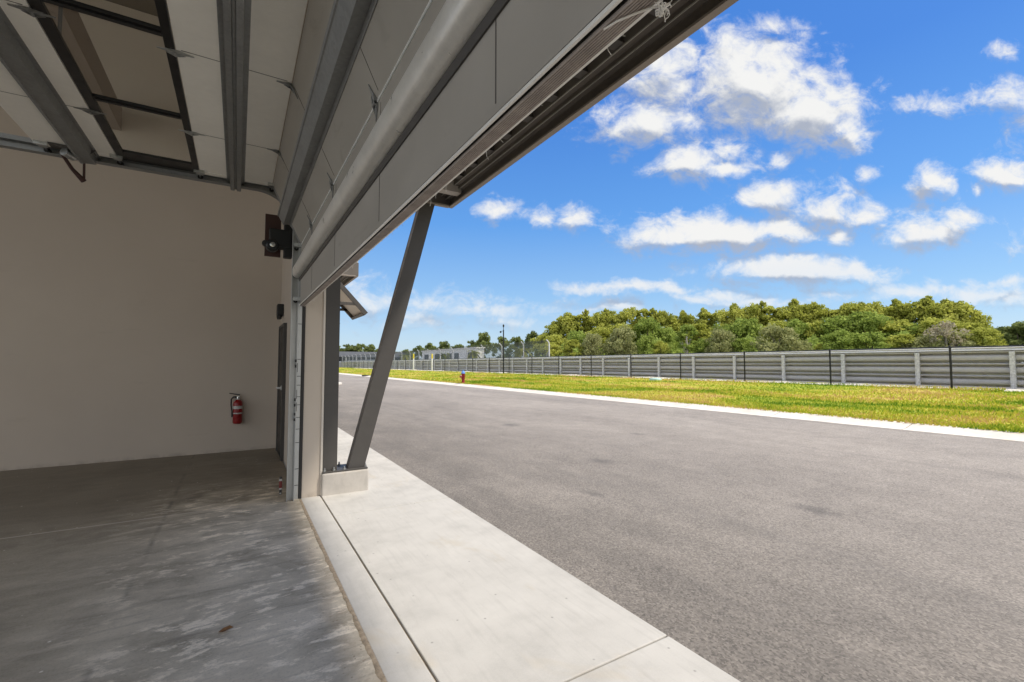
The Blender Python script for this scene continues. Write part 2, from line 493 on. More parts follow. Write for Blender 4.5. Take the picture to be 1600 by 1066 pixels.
def mat_leaf(name, dark, mid, light, scale=.45, tr=.5):
    m, k = new_mat(name)
    c = obj_co(k)
    rnd = k.n('ShaderNodeNewGeometry').outputs['Random Per Island']
    orn = k.n('ShaderNodeObjectInfo').outputs['Random']
    n = k.noise(c, scale, 3, .6)
    f = k.m('ADD', k.m('MULTIPLY', n, .55), k.m('ADD', k.m('MULTIPLY', rnd, .3), k.m('MULTIPLY', orn, .15)))
    col = k.ramp(f, [(.28, dark), (.5, mid), (.72, light)])
    d = k.n('ShaderNodeBsdfDiffuse', {0: col})
    t = k.n('ShaderNodeBsdfTranslucent', {0: col})
    mx = k.n('ShaderNodeMixShader', {0: tr, 1: d.outputs[0], 2: t.outputs[0]})
    k.n('ShaderNodeOutputMaterial', {0: mx.outputs[0]})
    return m


M['leaf_yellow'] = mat_leaf('yellow_green_leaves', (.27, .30, .055), (.47, .485, .10), (.63, .63, .17))
M['leaf_green'] = mat_leaf('mid_green_leaves', (.17, .23, .05), (.32, .40, .085), (.46, .54, .15))
M['leaf_olive'] = mat_leaf('olive_grey_leaves', (.20, .22, .08), (.37, .38, .16), (.54, .53, .26))
M['leaf_bare'] = mat_leaf('thin_tan_twigs', (.26, .22, .15), (.42, .37, .26), (.58, .53, .38))
M['leaf_dark'] = mat_leaf('dark_green_leaves', (.11, .14, .05), (.21, .25, .085), (.33, .37, .14))
M['leaf_palm'] = mat_leaf('yellow_palm_fronds', (.12, .14, .02), (.26, .27, .05), (.40, .38, .10))


def mat_mesh(name, col, pitch, wire, metal=0.):
    """woven wire: real gaps, laid out in the fence's own plane"""
    m, k = new_mat(name)
    c = obj_co(k)
    s = k.n('ShaderNodeSeparateXYZ', {0: c})
    y, z = s.outputs[1], s.outputs[2]

    def wires(v):
        f = k.m('ABSOLUTE', k.m('SUBTRACT', k.m('FRACT', k.m('DIVIDE', v, pitch)), .5))
        return k.m('LESS_THAN', f, wire / pitch / 2)
    a = k.m('MAXIMUM', wires(k.m('ADD', y, z)), wires(k.m('SUBTRACT', y, z)))
    b = k.n('ShaderNodeBsdfPrincipled', {'Base Color': (*col, 1), 'Roughness': .6, 'Metallic': metal})
    t = k.n('ShaderNodeBsdfTransparent')
    mx = k.n('ShaderNodeMixShader', {0: a, 1: t.outputs[0], 2: b.outputs[0]})
    k.n('ShaderNodeOutputMaterial', {0: mx.outputs[0]})
    return m


M['mesh_black'] = mat_mesh('black_chain_link', (.02, .02, .02), .06, .0028)
M['mesh_grey'] = mat_mesh('grey_catch_net', (.14, .16, .15), .075, .02)


def mat_glass():
    m, k = new_mat('clear_pane')
    gl = k.n('ShaderNodeBsdfGlossy', {0: (1, 1, 1, 1), 'Roughness': .02})
    tr = k.n('ShaderNodeBsdfTransparent', {0: (.95, .96, .95, 1)})
    lw = k.n('ShaderNodeLayerWeight', {0: .5}).outputs['Facing']
    fr = k.m('MULTIPLY_ADD', k.m('POWER', lw, 5.0), .5, .03)
    mx = k.n('ShaderNodeMixShader', {0: fr, 1: tr.outputs[0], 2: gl.outputs[0]})
    k.n('ShaderNodeOutputMaterial', {0: mx.outputs[0]})
    return m


M['glass'] = mat_glass()


# ------------------------------------------------------------------ geometry helpers
class MB:
    """collects vertices and faces, links them as ONE mesh object"""
    def __init__(s):
        s.v, s.f, s.mi = [], [], []
        s.cur = 0

    def add(s, vs, fs):
        o = len(s.v)
        s.v += [tuple(a) for a in vs]
        s.f += [tuple(i + o for i in f) for f in fs]
        s.mi += [s.cur] * len(fs)
        return s

    def box(s, x0, x1, y0, y1, z0, z1, mat=None):
        vs = [Vector((x, y, z)) for x in (x0, x1) for y in (y0, y1) for z in (z0, z1)]
        if mat is not None:
            vs = [mat @ a for a in vs]
        return s.add(vs, [(0, 1, 3, 2), (4, 6, 7, 5), (0, 4, 5, 1), (2, 3, 7, 6), (0, 2, 6, 4), (1, 5, 7, 3)])

    def tube(s, pts, r, n=8, caps=True):
        pts = [Vector(p) for p in pts]
        rs = r if isinstance(r, (list, tuple)) else [r] * len(pts)
        vs, fs = [], []
        up = None
        for i, p in enumerate(pts):
            a = pts[max(0, i - 1)]
            b = pts[min(len(pts) - 1, i + 1)]
            t = (b - a).normalized()
            if up is None:
                up = Vector((0, 0, 1)) if abs(t.z) < .9 else Vector((1, 0, 0))
            e1 = t.cross(up).normalized()
            e2 = e1.cross(t).normalized()
            up = e2
            for j in range(n):
                q = 2 * math.pi * j / n
                vs.append(p + (e1 * math.cos(q) + e2 * math.sin(q)) * rs[i])
        for i in range(len(pts) - 1):
            for j in range(n):
                j2 = (j + 1) % n
                fs.append((i * n + j, i * n + j2, (i + 1) * n + j2, (i + 1) * n + j))
        if caps:
            fs.append(tuple(range(n - 1, -1, -1)))
            fs.append(tuple(range((len(pts) - 1) * n, len(pts) * n)))
        return s.add(vs, fs)

    def lathe(s, prof, at=(0, 0, 0), n=20, mat=None):
        """prof: (r, z) pairs around the z axis"""
        vs, fs = [], []
        for (r, z) in prof:
            for j in range(n):
                q = 2 * math.pi * j / n
                vs.append(Vector((r * math.cos(q), r * math.sin(q), z)))
        for i in range(len(prof) - 1):
            for j in range(n):
                j2 = (j + 1) % n
                fs.append((i * n + j, i * n + j2, (i + 1) * n + j2, (i + 1) * n + j))
        fs.append(tuple(range(n - 1, -1, -1)))
        fs.append(tuple(range((len(prof) - 1) * n, len(prof) * n)))
        if mat is not None:
            vs = [mat @ a for a in vs]
        vs = [a + Vector(at) for a in vs]
        return s.add(vs, fs)

    def extrude(s, poly, axis, a, b, mat=None):
        """poly of 2-D points in the plane across `axis` (0:(y,z) 1:(x,z) 2:(x,y)), extruded from a to b"""
        def mk(p, t):
            if axis == 1:
                q = Vector((p[0], t, p[1]))
            elif axis == 0:
                q = Vector((t, p[0], p[1]))
            else:
                q = Vector((p[0], p[1], t))
            return mat @ q if mat is not None else q
        n = len(poly)
        vs = [mk(p, a) for p in poly] + [mk(p, b) for p in poly]
        fs = [(i, (i + 1) % n, n + (i + 1) % n, n + i) for i in range(n)]
        fs += [tuple(range(n - 1, -1, -1)), tuple(range(n, 2 * n))]
        return s.add(vs, fs)

    def build(s, name, mats, parent=None, bevel=0, smooth=False, loc=None):
        me = bpy.data.meshes.new(name)
        me.from_pydata(s.v, [], s.f)
        for m in (mats if isinstance(mats, (list, tuple)) else [mats]):
            me.materials.append(m)
        if max(s.mi, default=0) > 0:
            me.polygons.foreach_set('material_index', s.mi)
        bm = bmesh.new()
        bm.from_mesh(me)
        bmesh.ops.recalc_face_normals(bm, faces=bm.faces)
        bm.to_mesh(me)
        bm.free()
        if smooth:
            me.polygons.foreach_set('use_smooth', [True] * len(me.polygons))
        o = bpy.data.objects.new(name, me)
        COL.objects.link(o)
        if parent is not None:
            o.parent = parent
        if loc is not None:
            o.location = loc
        if bevel:
            b = o.modifiers.new('bevel', 'BEVEL')
            b.width = bevel
            b.segments = 2
            b.limit_method = 'ANGLE'
            b.angle_limit = R(40)
        if smooth and not bevel:
            pass
        return o


def tag(o, label, cat, group=None, kind=None):
    if label:
        o['label'] = label
    if cat:
        o['category'] = cat
    if group:
        o['group'] = group
    if kind:
        o['kind'] = kind
    return o


def thing(name, label, cat, loc=(0, 0, 0), group=None, rz=0):
    o = bpy.data.objects.new(name, None)
    COL.objects.link(o)
    o.location = loc
    o.rotation_euler = (0, 0, rz)
    return tag(o, label, cat, group)


def struct(o):
    o['kind'] = 'structure'
    return o


def copy_tree(o, parent=None):
    c = o.copy()
    COL.objects.link(c)
    c.parent = parent
    for ch in list(o.children):
        copy_tree(ch, c)
    return c


def smooth_angle(o, ang=40):
    me = o.data
    me.polygons.foreach_set('use_smooth', [True] * len(me.polygons))
    me.set_sharp_from_angle(angle=R(ang))
    return o


# ------------------------------------------------------------------ the setting
def sheet(name, x0, x1, y0, y1, z, mat):
    m = MB()
    m.add([(x0, y0, z), (x1, y0, z), (x1, y1, z), (x0, y1, z)], [(0, 1, 2, 3)])
    return struct(m.build(name, mat))


M['ground'] = simple('far_ground', (.20, .19, .09), .95, 0, .3, .02)
sheet('ground', -600, 2500, -900, 3000, -.06, M['ground'])
sheet('bounce_apron', -60, -9, -60, 60, -.02, M['concrete'])  # unseen pale concrete behind the garage, added to bounce light inside
sheet('road', 2.07, 13.05, -60, 260, -.004, M['asphalt'])
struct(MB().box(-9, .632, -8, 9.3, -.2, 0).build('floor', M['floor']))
# pavement: threshold strip, tooled groove, slabs with joints
pv = MB()
pv.box(.642, .842, -30, 120, -.2, .000)
ys = [-29.95]
y = 1.782 - 3.05 * 10
while y < 100:
    ys.append(y)
    y += 3.05
ys.append(100)
for a, b in zip(ys[:-1], ys[1:]):
    pv.box(.855, 2.08, a + .005, b - .005, -.2, .0)
struct(pv.build('pavement', M['concrete'], bevel=.006))
dm = MB()
dm.box(.836, .86, -30, 100, -.2, -.014)
dm.box(.86, 2.075, -30, 100, -.2, -.012)
struct(dm.build('pavement_joint', simple('joint_filler', (.30, .26, .21), .9, 0, .3, 12)))
# brown dirt gathered along the step at the door line
dv, df = [], []
yy = -7.9
i = 0
w1 = z1 = 0.0
while yy < 5.62:
    w1 = .82 * w1 + .18 * random.uniform(-.006, .030)
    z1 = .7 * z1 + .3 * random.uniform(.001, .006)
    ww = max(.001, w1)
    dv += [(.629 - ww, yy, .0006), (.634 - ww * .3, yy, .001 + z1), (.643 + random.random() * .003, yy, .001)]
    if i:
        b = 3 * i
        df += [(b - 3, b, b + 1, b - 2), (b - 2, b + 1, b + 2, b - 1)]
    i += 1
    yy += .012
m = MB()
m.add(dv, df)
tag(m.build('dirt', M['dirt'], smooth=True), 'brown dirt line along the door threshold', None, kind='stuff')

# kerb across the road
KX = 13.02
kb = MB()
kb.extrude([(KX, -.05), (KX, .005), (KX + .26, .016), (KX + .60, .085), (KX + .72, .11), (KX + .80, .11), (KX + .80, -.05)], 1, -60, -20)
ky = -19.99
while ky < 150:
    kb.extrude([(KX, -.05), (KX, .005), (KX + .26, .016), (KX + .60, .085), (KX + .72, .11), (KX + .80, .11), (KX + .80, -.05)], 1, ky, ky + 3.03)
    ky += 3.05
struct(kb.build('kerb', M['kerb']))

# verge rising to the fence
FX = 28.8
gx = [KX + .74, KX + 1.2, 15.5, 17, 18.5, 20, 21.5, 23, 24.5, 26, 27.2, 28.2, 29.0, 30.0, 31.5]


def verge_z(x, y):
    t = max(0, min(1, (x - KX - .6) / (FX - KX - .6)))
    zz = .105 + .225 * t
    return zz + (.03 * math.sin(y * .37 + x * .8) + .02 * math.sin(y * .9 - x * .5)) * math.sin(math.pi * min(1, t))


gy = [(-60 + k * 1.5) for k in range(150)]
vs = [(x, y, verge_z(x, y)) for y in gy for x in gx]
n = len(gx)
fs = [(j * n + i, j * n + i + 1, (j + 1) * n + i + 1, (j + 1) * n + i) for j in range(len(gy) - 1) for i in range(n - 1)]
m = MB()
m.add(vs, fs)
vg = m.build('lawn', M['turf'], smooth=True)
struct(vg)
# track side beyond the barrier
sheet('track', 30.9, 62, -60, 240, .10, simple('track_asphalt', (.16, .15, .15), .9, 0, .15, .5))
sheet('field', 62, 400, -300, 420, .05, simple('field_grass', (.14, .16, .04), .95, 0, .3, .05))

# grass blades: dense, one object
def grass(count, x0, x1, y0, y1, hmin, hmax, wid):
    xs = x0 + (x1 - x0) * rng.random(count) ** 1.25
    ys_ = y0 + (y1 - y0) * rng.random(count) ** 1.6
    vv, ff = [], []
    hgt = hmin + (hmax - hmin) * rng.random(count) ** 2
    ang = rng.random(count) * 2 * math.pi
    ln = rng.normal(0, .5, (count, 2))
    for i in range(count):
        x, y_ = xs[i], ys_[i]
        z = verge_z(x, y_) - .005
        ww = wid * (0.6 + .8 * random.random())
        dx, dy = math.cos(ang[i]) * ww, math.sin(ang[i]) * ww
        h = hgt[i]
        b = len(vv)
        vv += [(x - dx, y_ - dy, z), (x + dx, y_ + dy, z), (x + ln[i, 0] * h, y_ + ln[i, 1] * h, z + h)]
        ff.append((b, b + 1, b + 2))
    return vv, ff


m = MB()
for a in ((42000, KX + .72, 20, 1.5, 34, .03, .12, .016), (26000, 18, 28.4, 4, 48, .04, .14, .022), (16000, KX + .72, 28.4, 30, 130, .05, .15, .04),
          (9000, KX + .64, KX + 1.05, 1, 60, .04, .11, .014), (5000, 27.8, 29.4, 6, 70, .06, .22, .02)):
    vv, ff = grass(*a)
    m.add(vv, ff)
me = bpy.data.meshes.new('grass')
me.from_pydata(m.v, [], m.f)
me.materials.append(M['blades'])
go_ = bpy.data.objects.new('grass', me)
COL.objects.link(go_)
tag(go_, 'short yellow green grass on the verge between the kerb and the fence', 'grass', kind='stuff')

# white shell gravel heaped along the foot of the barrier
gv, gf = [], []
nx = 9
ylist = [-10 + .35 * k for k in range(420)]
for j, y in enumerate(ylist):
    hh = .035 + .07 * max(0, math.sin(y * .9) * math.sin(y * .37 + 1)) + .05 * random.random()
    for i in range(nx):
        t = i / (nx - 1)
        x = 28.55 + .2 * math.sin(y * 1.7) + t * 2.0
        gv.append((x, y, verge_z(x, y) - .03 + math.sin(math.pi * t) * hh + random.random() * .035 - (0.06 if i in (0, nx - 1) else 0)))
    if j:
        for i in range(nx - 1):
            b = j * nx + i
            gf.append((b - nx, b - nx + 1, b + 1, b))
m = MB()
m.add(gv, gf)
M['shell'] = simple('white_shell_gravel', (.66, .62, .55), .95, 0, .3, 9, .1, .8)
tag(m.build('gravel', M['shell']), 'white shell gravel heaped along the foot of the barrier', None, kind='stuff')

# parking island far along the road on the near side
ig = thing('kerb_island', 'pale kerbed island with a strip of grass beyond the steel posts', 'kerb island', (0, 0, 0))
pts = []
cx0, cy0, rx, ry = 4.6, 36.0, 2.1, 2.6
for k in range(28):
    q = 2 * math.pi * k / 28
    pts.append((cx0 + rx * math.cos(q), cy0 + ry * math.sin(q)))
m = MB()
m.extrude(pts, 2, -.01, .13)
m.build('kerb_ring', M['kerb'], ig, bevel=.03)
m = MB()
m.extrude([(cx0 + (p[0] - cx0) * .86, cy0 + (p[1] - cy0) * .86) for p in pts], 2, .10, .17)
m.build('turf_top', M['turf'], ig)

# ------------------------------------------------------------------ the building
YJ = 5.65          # face of the door jamb
YW = 9.25          # party wall
bd = thing('garage_building', 'beige stucco garage building with its bay open to the road', 'building')
m = MB()
m.box(-9, .65, YW, YW + .2, -.01, 7.25)
m.build('wall', M['wall'], bd)
m = MB()           # front wall: between jamb and pedestrian door, over the door, beyond
PD0, PD1, PDH = 7.95, 8.92, 2.15
m.box(.65, .85, YJ, PD0, 0, 8.0)
m.box(.65, .85, PD0, PD1, PDH, 8.0)
m.box(.65, .85, PD1, 60, 0, 8.0)
m.box(.65, .85, -1.1, YJ, 3.48, 8.0)
m.box(.65, .85, -9, -1.1, 0, 8.0)
m.build('wall', M['wall'], bd)
m = MB()
m.box(-8, .65, -9, YW + .2, 7.26, 7.5)
m.build('roof', M['ceiling'], bd)
m = MB()
m.box(-8.2, -8.003, -9, YW + .2, 6.3, 7.5)  # unseen header over the open back, added to darken the upper interior
m.build('wall', M['wall'], bd)  # the added unseen header alone
m = MB()
m.box(-1.95, -1.68, -9, YW - .003, 5.20, 5.55)
m.build('beam', simple('brown_beam_paint', (.30, .235, .18), .8, 0, .08, 2), bd)
m = MB()
m.box(.84, .862, YJ - .012, YJ + .02, .0, 7.9)
m.build('corner_bead', simple('corner_bead_paint', (.66, .60, .52), .7, 0, .05, 8), bd)

# pedestrian door in the front wall, seen edge on
pdr = thing('pedestrian_door', 'narrow dark door in the front wall beyond the door track', 'door', (.65, (PD0 + PD1) / 2, 0))
hw = (PD1 - PD0) / 2
m = MB()
m.box(-.035, .03, -hw + .05, hw - .05, .01, PDH - .05)
m.build('door_leaf', M['black'], pdr, bevel=.004)
m = MB()
m.box(-.05, .08, -hw, -hw + .05, 0, PDH)
m.box(-.05, .08, hw - .05, hw, 0, PDH)
m.box(-.05, .08, -hw + .05, hw - .05, PDH - .05, PDH)
m.build('door_frame', M['steel'], pdr, bevel=.004)
m = MB()
m.tube([(-.035, -.30, 1.12), (-.10, -.30, 1.12), (-.10, -.18, 1.12)], .014, 8)
m.lathe([(.035, 0), (.035, .02)], (-.036, -.30, 1.12), 14, Matrix.Rotation(R(-90), 4, 'Y'))
m.build('handle', M['white'], pdr)
el_ = thing('emergency_light', 'small black box fixed high on the wall above the dark door', 'wall light', (.65, 8.72, 2.40))
m = MB()
m.box(-.10, 0, -.12, .12, -.07, .12)
m.build('housing', M['black'], el_, bevel=.012)
for s_ in (-1, 1):
    m = MB()
    m.lathe([(.03, 0), (.04, .05), (.036, .06)], (-.06, s_ * .07, -.13), 12)
    m.build('lamp_head', M['black'], el_)

# ------------------------------------------------------------------ the sectional door
DY0, DY1 = -1.02, 5.53
TH = .045
dr = thing('garage_door', 'white sectional garage door rolled half up with steel struts and a glazed section', 'garage door', (0, (DY0 + DY1) / 2, 0))
oy = (DY0 + DY1) / 2


def place(o):
    o.location = Vector(o.location) - Vector((0, oy, 0))
    return o


JOINTS = [Vector((.57, 2.162)), Vector((.57, 2.817)), Vector((.272, 3.44)), Vector((-.381, 3.44)), Vector((-1.018, 3.44)), Vector((-1.585, 3.44))]


def sec_frame(i):
    a, b = JOINTS[i], JOINTS[i + 1]
    d = (b - a).normalized()
    nrm = Vector((-d.y, d.x))           # towards the room / down
    if nrm.x > 0 and i == 0:
        nrm = -nrm
    return a, b, d, nrm


def sec_pt(i, t, h):
    """point in the xz plane: t metres along section i, h metres proud of its inner face"""
    a, b, d, nr = sec_frame(i)
    return a + d * t + nr * h


SECL = [(JOINTS[i + 1] - JOINTS[i]).length for i in range(5)]
STILES = [-.12, 1.03, 2.2, 3.39, 4.57]
for i in (0, 1, 2, 4):
    L = SECL[i]
    m = MB()
    e = .004
    poly = [sec_pt(i, e, 0), sec_pt(i, L - e, 0), sec_pt(i, L - e, -TH), sec_pt(i, e, -TH)]
    m.extrude([tuple(p) for p in poly], 1, DY0, DY1)
    m.cur = 1
    for ys_ in STILES:
        q = [sec_pt(i, .03, .0015), sec_pt(i, L - .03, .0015), sec_pt(i, L - .03, -.002), sec_pt(i, .03, -.002)]
        m.extrude([tuple(p) for p in q], 1, ys_ - .0022, ys_ + .0022)
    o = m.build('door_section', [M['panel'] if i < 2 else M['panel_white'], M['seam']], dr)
    place(o)
    # steel end stile on each section
    m = MB()
    q = [sec_pt(i, .01, .004), sec_pt(i, L - .01, .004), sec_pt(i, L - .01, -TH - .002), sec_pt(i, .01, -TH - .002)]
    m.extrude([tuple(p) for p in q], 1, DY1 - .07, DY1 + .004)
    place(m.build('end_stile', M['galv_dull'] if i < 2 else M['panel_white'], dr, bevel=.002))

# glazed section
i = 3
L = SECL[i]
m = MB()


def bar(t0, t1, y0, y1, h0=.004, h1=-.022):
    q = [sec_pt(i, t0, h0), sec_pt(i, t1, h0), sec_pt(i, t1, h1), sec_pt(i, t0, h1)]
    m.extrude([tuple(p) for p in q], 1, y0, y1)


bar(.003, .052, DY0, DY1)
bar(L - .066, L - .003, DY0, DY1)
yb = [DY0, .02, 1.09, 2.18, 3.27, 4.34, DY1]
for k_, y in enumerate(yb):
    if k_ == 0:
        a, b = DY0, DY0 + .10
    elif k_ == len(yb) - 1:
        a, b = DY1 - .22, DY1
    else:
        a, b = y - .035, y + .035
    bar(.052, L - .066, a + .001, b - .001, .002, -.020)
fr = place(m.build('window_frame', M['frame'], dr, bevel=.003))
m = MB()
q = [sec_pt(i, .045, -.009), sec_pt(i, L - .06, -.009), sec_pt(i, L - .06, -.012), sec_pt(i, .045, -.012)]
m.extrude([tuple(p) for p in q], 1, DY0 + .09, DY1 - .2)
m.build('pane', M['glass'], fr)
m = MB()
for k_ in range(1, len(yb) - 1):
    q = [sec_pt(i, .056, .009), sec_pt(i, L - .07, .009), sec_pt(i, L - .07, .003), sec_pt(i, .056, .003)]
    m.extrude([tuple(p) for p in q], 1, yb[k_] - .012, yb[k_] + .012)
m.build('glazing_bead', M['black'], fr)


def strut(i, t0, t1, depth, mat, rounded=False, y1=DY1 + .05, groove=True, ln=None):
    """hat shaped stiffening strut running along y on section i"""
    m = MB()
    fl = .028
    k_ = t1 - t0
    if rounded:
        prof = [(t0 - .034, .0), (t0 - .034, .004), (t0, .006)]
        for j in range(11):
            a = math.pi * (j / 10)
            cxm = (t0 + t1) / 2
            prof.append((cxm - math.cos(a) * k_ / 2 * (abs(math.cos(a)) ** -.25 if abs(math.cos(a)) > .01 else 1) * .98, .006 + math.sin(a) ** .7 * depth if math.sin(a) > 1e-6 else .006))
        prof += [(t1 + .0, .006), (t1 + .05, .004), (t1 + .05, .0)]
    elif groove:
        prof = [(t0 - fl, 0), (t0 - fl, .004), (t0, .005), (t0 + .004, depth), (t0 + k_ * .38, depth + .004), (t0 + k_ * .44, depth - .014),
                (t0 + k_ * .56, depth - .014), (t0 + k_ * .62, depth + .004), (t1 - .004, depth), (t1, .005), (t1 + fl, .004), (t1 + fl, 0)]
    else:
        prof = [(t0 - fl, 0), (t0 - fl, .004), (t0, .005), (t0 + .012, depth), (t1 - .030, depth + .004), (t1 - .026, depth + .012), (t1 - .008, depth + .010), (t1, .005), (t1 + fl, .004), (t1 + fl, 0)]
    m.extrude([tuple(sec_pt(i, t, h + .0005)) for t, h in prof], 1, DY0 - .02, y1)
    o = m.build('strut', mat, dr)
    smooth_angle(o, 28)
    return place(o)


strut(0, 2.462 - 2.162, 2.610 - 2.162, .068, M['galv_light'], True, DY1 + .06)
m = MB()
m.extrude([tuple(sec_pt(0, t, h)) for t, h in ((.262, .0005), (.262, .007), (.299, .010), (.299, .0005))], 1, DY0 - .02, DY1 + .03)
place(m.build('strut_shade_strip', M['steel'], dr, bevel=.001))  # dark strip added for the shade band under the big strut
strut(1, .265, .405, .066, M['galv_dull'], False, DY1 + .03, False)
strut(2, .288, .392, .062, M['galv_dull'], False, DY1 + .17)
strut(4, .165, .295, .062, M['galv_dull'], False, DY1 + .10, False)

# pale translucent strip added to show daylight leaking at the first joint
m = MB()
a, b, d, nr = sec_frame(0)
m.extrude([tuple(sec_pt(0, SECL[0] - .006, .006)), tuple(sec_pt(0, SECL[0] + .007, .006)), tuple(sec_pt(0, SECL[0] + .004, .001)), tuple(sec_pt(0, SECL[0] - .004, .001))], 1, DY0, DY1)
place(m.build('joint_strip', M['vinyl'], dr))  # stands in for the daylight leak
m = MB()
m.extrude([tuple(sec_pt(1, SECL[1] - .004, -.004)), tuple(sec_pt(1, SECL[1] + .006, -.004)), tuple(sec_pt(1, SECL[1] + .006, -.02)), tuple(sec_pt(1, SECL[1] - .004, -.02))], 1, DY0, DY1)
place(m.build('joint_strip', simple('brown_gasket', (.13, .075, .03), .7, 0, .2, 10), dr))

# bottom retainer and ribbed rubber seal
m = MB()
m.extrude([(.566, 2.150), (.566, 2.159), (.573, 2.159), (.573, 2.150)], 1, DY0, DY1)
m.extrude([(.6222, 2.1435), (.6222, 2.175), (.6285, 2.175), (.6285, 2.1435)], 1, DY0, DY1)
place(m.build('seal_retainer', simple('seal_rail_white', (.80, .78, .73), .5, 0, .1, 10), dr))
m = MB()
m.extrude([(.5735, 2.161), (.5735, 2.156), (.580, 2.156), (.580, 2.150), (.6215, 2.150), (.6215, 2.161)], 1, DY0, DY1)
place(m.build('seal_holder', M['rubber'], dr))
m = MB()
prof = [(.581, 2.1495)]
nr_ = 7
for j in range(nr_):
    x0 = .581 + .040 * j / nr_
    x1 = .581 + .040 * (j + 1) / nr_
    prof += [(x0 + .001, 2.143), (x1 - .0018, 2.143), (x1 - .0009, 2.1465)]
prof += [(.621, 2.1495)]
m.extrude(prof, 1, DY0, DY1 + .01)
place(m.build('bottom_seal', simple('grey_rubber_seal', (.36, .315, .285), .8, 0, .3, 14), dr))
# frayed threads along the outer lip of the seal
m = MB()
y = .2
while y < 5.4:
    if random.random() < .55:
        l = .008 + random.random() ** 3 * .03
        m.tube([(.629, y, 2.150), (.630 + random.uniform(-.004, .004), y + random.uniform(-.006, .006), 2.150 - l * .6), (.631 + random.uniform(-.006, .006), y + random.uniform(-.01, .01), 2.150 - l)], .0007, 4)
    if random.random() < .0:
        l = .05 + random.random() * .25
        m.tube([(.630, y, 2.149), (.631, y + l / 2, 2.1485), (.630, y + l, 2.149)], .0009, 4)
    y += .05 + random.random() * .12
place(m.build('seal_fringe', M['cord'], dr))


def hinge(j, y, mat):
    """leaf hinge across joint j (between section j-1 and j): two pointed leaves and a knuckle"""
    m = MB()
    for (i_, sgn, t0) in ((j - 1, -1, SECL[j - 1]), (j, 1, 0.0)):
        out = [(0, -.022), (.022, -.023), (.05, -.011), (.095, -.003), (.095, .003), (.05, .011), (.022, .023), (0, .022)]
        vs = []
        for h in (.002, .007):
            for (t, w_) in out:
                p = sec_pt(i_, t0 + sgn * t, h)
                vs.append((p.x, y + w_, p.y))
        n_ = len(out)
        fs_ = [(k, (k + 1) % n_, n_ + (k + 1) % n_, n_ + k) for k in range(n_)] + [tuple(range(n_ - 1, -1, -1)), tuple(range(n_, 2 * n_))]
        m.add(vs, fs_)
        # raised gusset
        g_ = [sec_pt(i_, t0 + sgn * .004, .006), sec_pt(i_, t0 + sgn * .05, .006), sec_pt(i_, t0 + sgn * .004, .022)]
        m.extrude([tuple(p) for p in g_], 1, y - .022, y - .017)
        m.extrude([tuple(p) for p in g_], 1, y + .017, y + .022)
    p = sec_pt(j, 0, .016)
    m.tube([(p.x, y - .022, p.y), (p.x, y + .022, p.y)], .008, 10)
    o = m.build('hinge', mat, dr)
    return place(o)


for j in (1, 2, 3, 4):
    for y in ((-.1, 1.05, 2.23, 3.42, 4.57) if j != 1 else (-.1, 1.05, 2.27, 3.50, 4.62)):
        hinge(j, y, M['galv_dull'] if j != 3 else M['galv'])
# end hinges with rollers that run in the side track
for j in range(0, 6):
    if j == 0:
        p = sec_pt(0, .05, .03)
        t_ = sec_pt(0, .05, .0)
    elif j == 5:
        p = sec_pt(4, SECL[4] - .06, .02)
        t_ = p
    else:
        p = sec_pt(j, 0, .025)
        t_ = p
    if j == 1:
        p.x = .535
    if j >= 2:
        p = Vector((p.x, 3.43))
    m = MB()
    m.box(p.x - .03, p.x + .03, DY1 - .09, DY1 - .01, p.y - .012, p.y + .012)
    m.box(p.x - .045, p.x + .045, DY1 - .10, DY1 - .085, p.y - .02, p.y + .02)
    m.tube([(p.x, DY1 - .11, p.y), (p.x, DY1 + .10, p.y)], .007, 8)
    rb = place(m.build('roller_bracket', M['galv'], dr))
    m = MB()
    m.tube([(p.x, DY1 + .075, p.y), (p.x, DY1 + .10, p.y)], .024, 14)
    m.build('roller', M['black'], rb)
# top fixture: plate, bumper arm and spring end
tp = sec_pt(4, SECL[4] - .13, 0)
m = MB()
m.extrude([(tp.x - .02, tp.y - .004), (tp.x + .30, tp.y - .004), (tp.x + .26, tp.y - .05), (tp.x + .04, tp.y - .02)], 1, DY1 - .12, DY1 - .113)
m.box(tp.x - .02, tp.x + .28, DY1 - .113, DY1 + .0, tp.y - .010, tp.y - .003)
tf = place(m.build('top_fixture', M['steel'], dr))
m = MB()
m.tube([(tp.x + .07, DY1 - .05, tp.y - .04), (tp.x + .12, DY1 + .03, tp.y - .05)], .036, 14)
m.build('bumper_spring', M['galv'], tf)
m = MB()
m.tube([(tp.x + .03, DY1 + .01, tp.y - .02), (tp.x + .09, DY1 + .12, tp.y - .13), (tp.x + .16, DY1 + .19, tp.y - .21)], [.013, .016, .024], 10)
m.tube([(tp.x + .16, DY1 + .19, tp.y - .21), (tp.x + .17, DY1 + .12, tp.y - .02)], .010, 8)
m.build('roller_arm', M['rust_board'], tf)

# white string knotted on the seal
st = thing('frayed_string', 'frayed white string knotted round the bottom seal of the garage door', 'string', (.62, .53, 2.14))
m = MB()
rs = random.Random(3)
m.tube([(-.035, .10, .001), (-.03, .07, -.001), (-.014, .04, .0), (.0, .012, -.002), (.006, .0, -.006)], .0020, 6)
for k in range(34):
    c0 = Vector((.006, -.004, -.008))
    d1 = Vector((rs.gauss(0, 1), rs.gauss(0, 1.4), rs.gauss(-.3, .8))).normalized()
    d2 = Vector((rs.gauss(0, 1), rs.gauss(0, 1), rs.gauss(0, 1))).normalized()
    l = .006 + .012 * rs.random()
    pts_ = []
    for q in range(6):
        t = q / 5
        pts_.append(c0 + d1 * l * math.sin(t * 2.6) + d2 * l * .8 * t * t + Vector((0, 0, -.006 * t)))
    m.tube(pts_, .0008, 5)
m.build('knot', M['cord'], st)

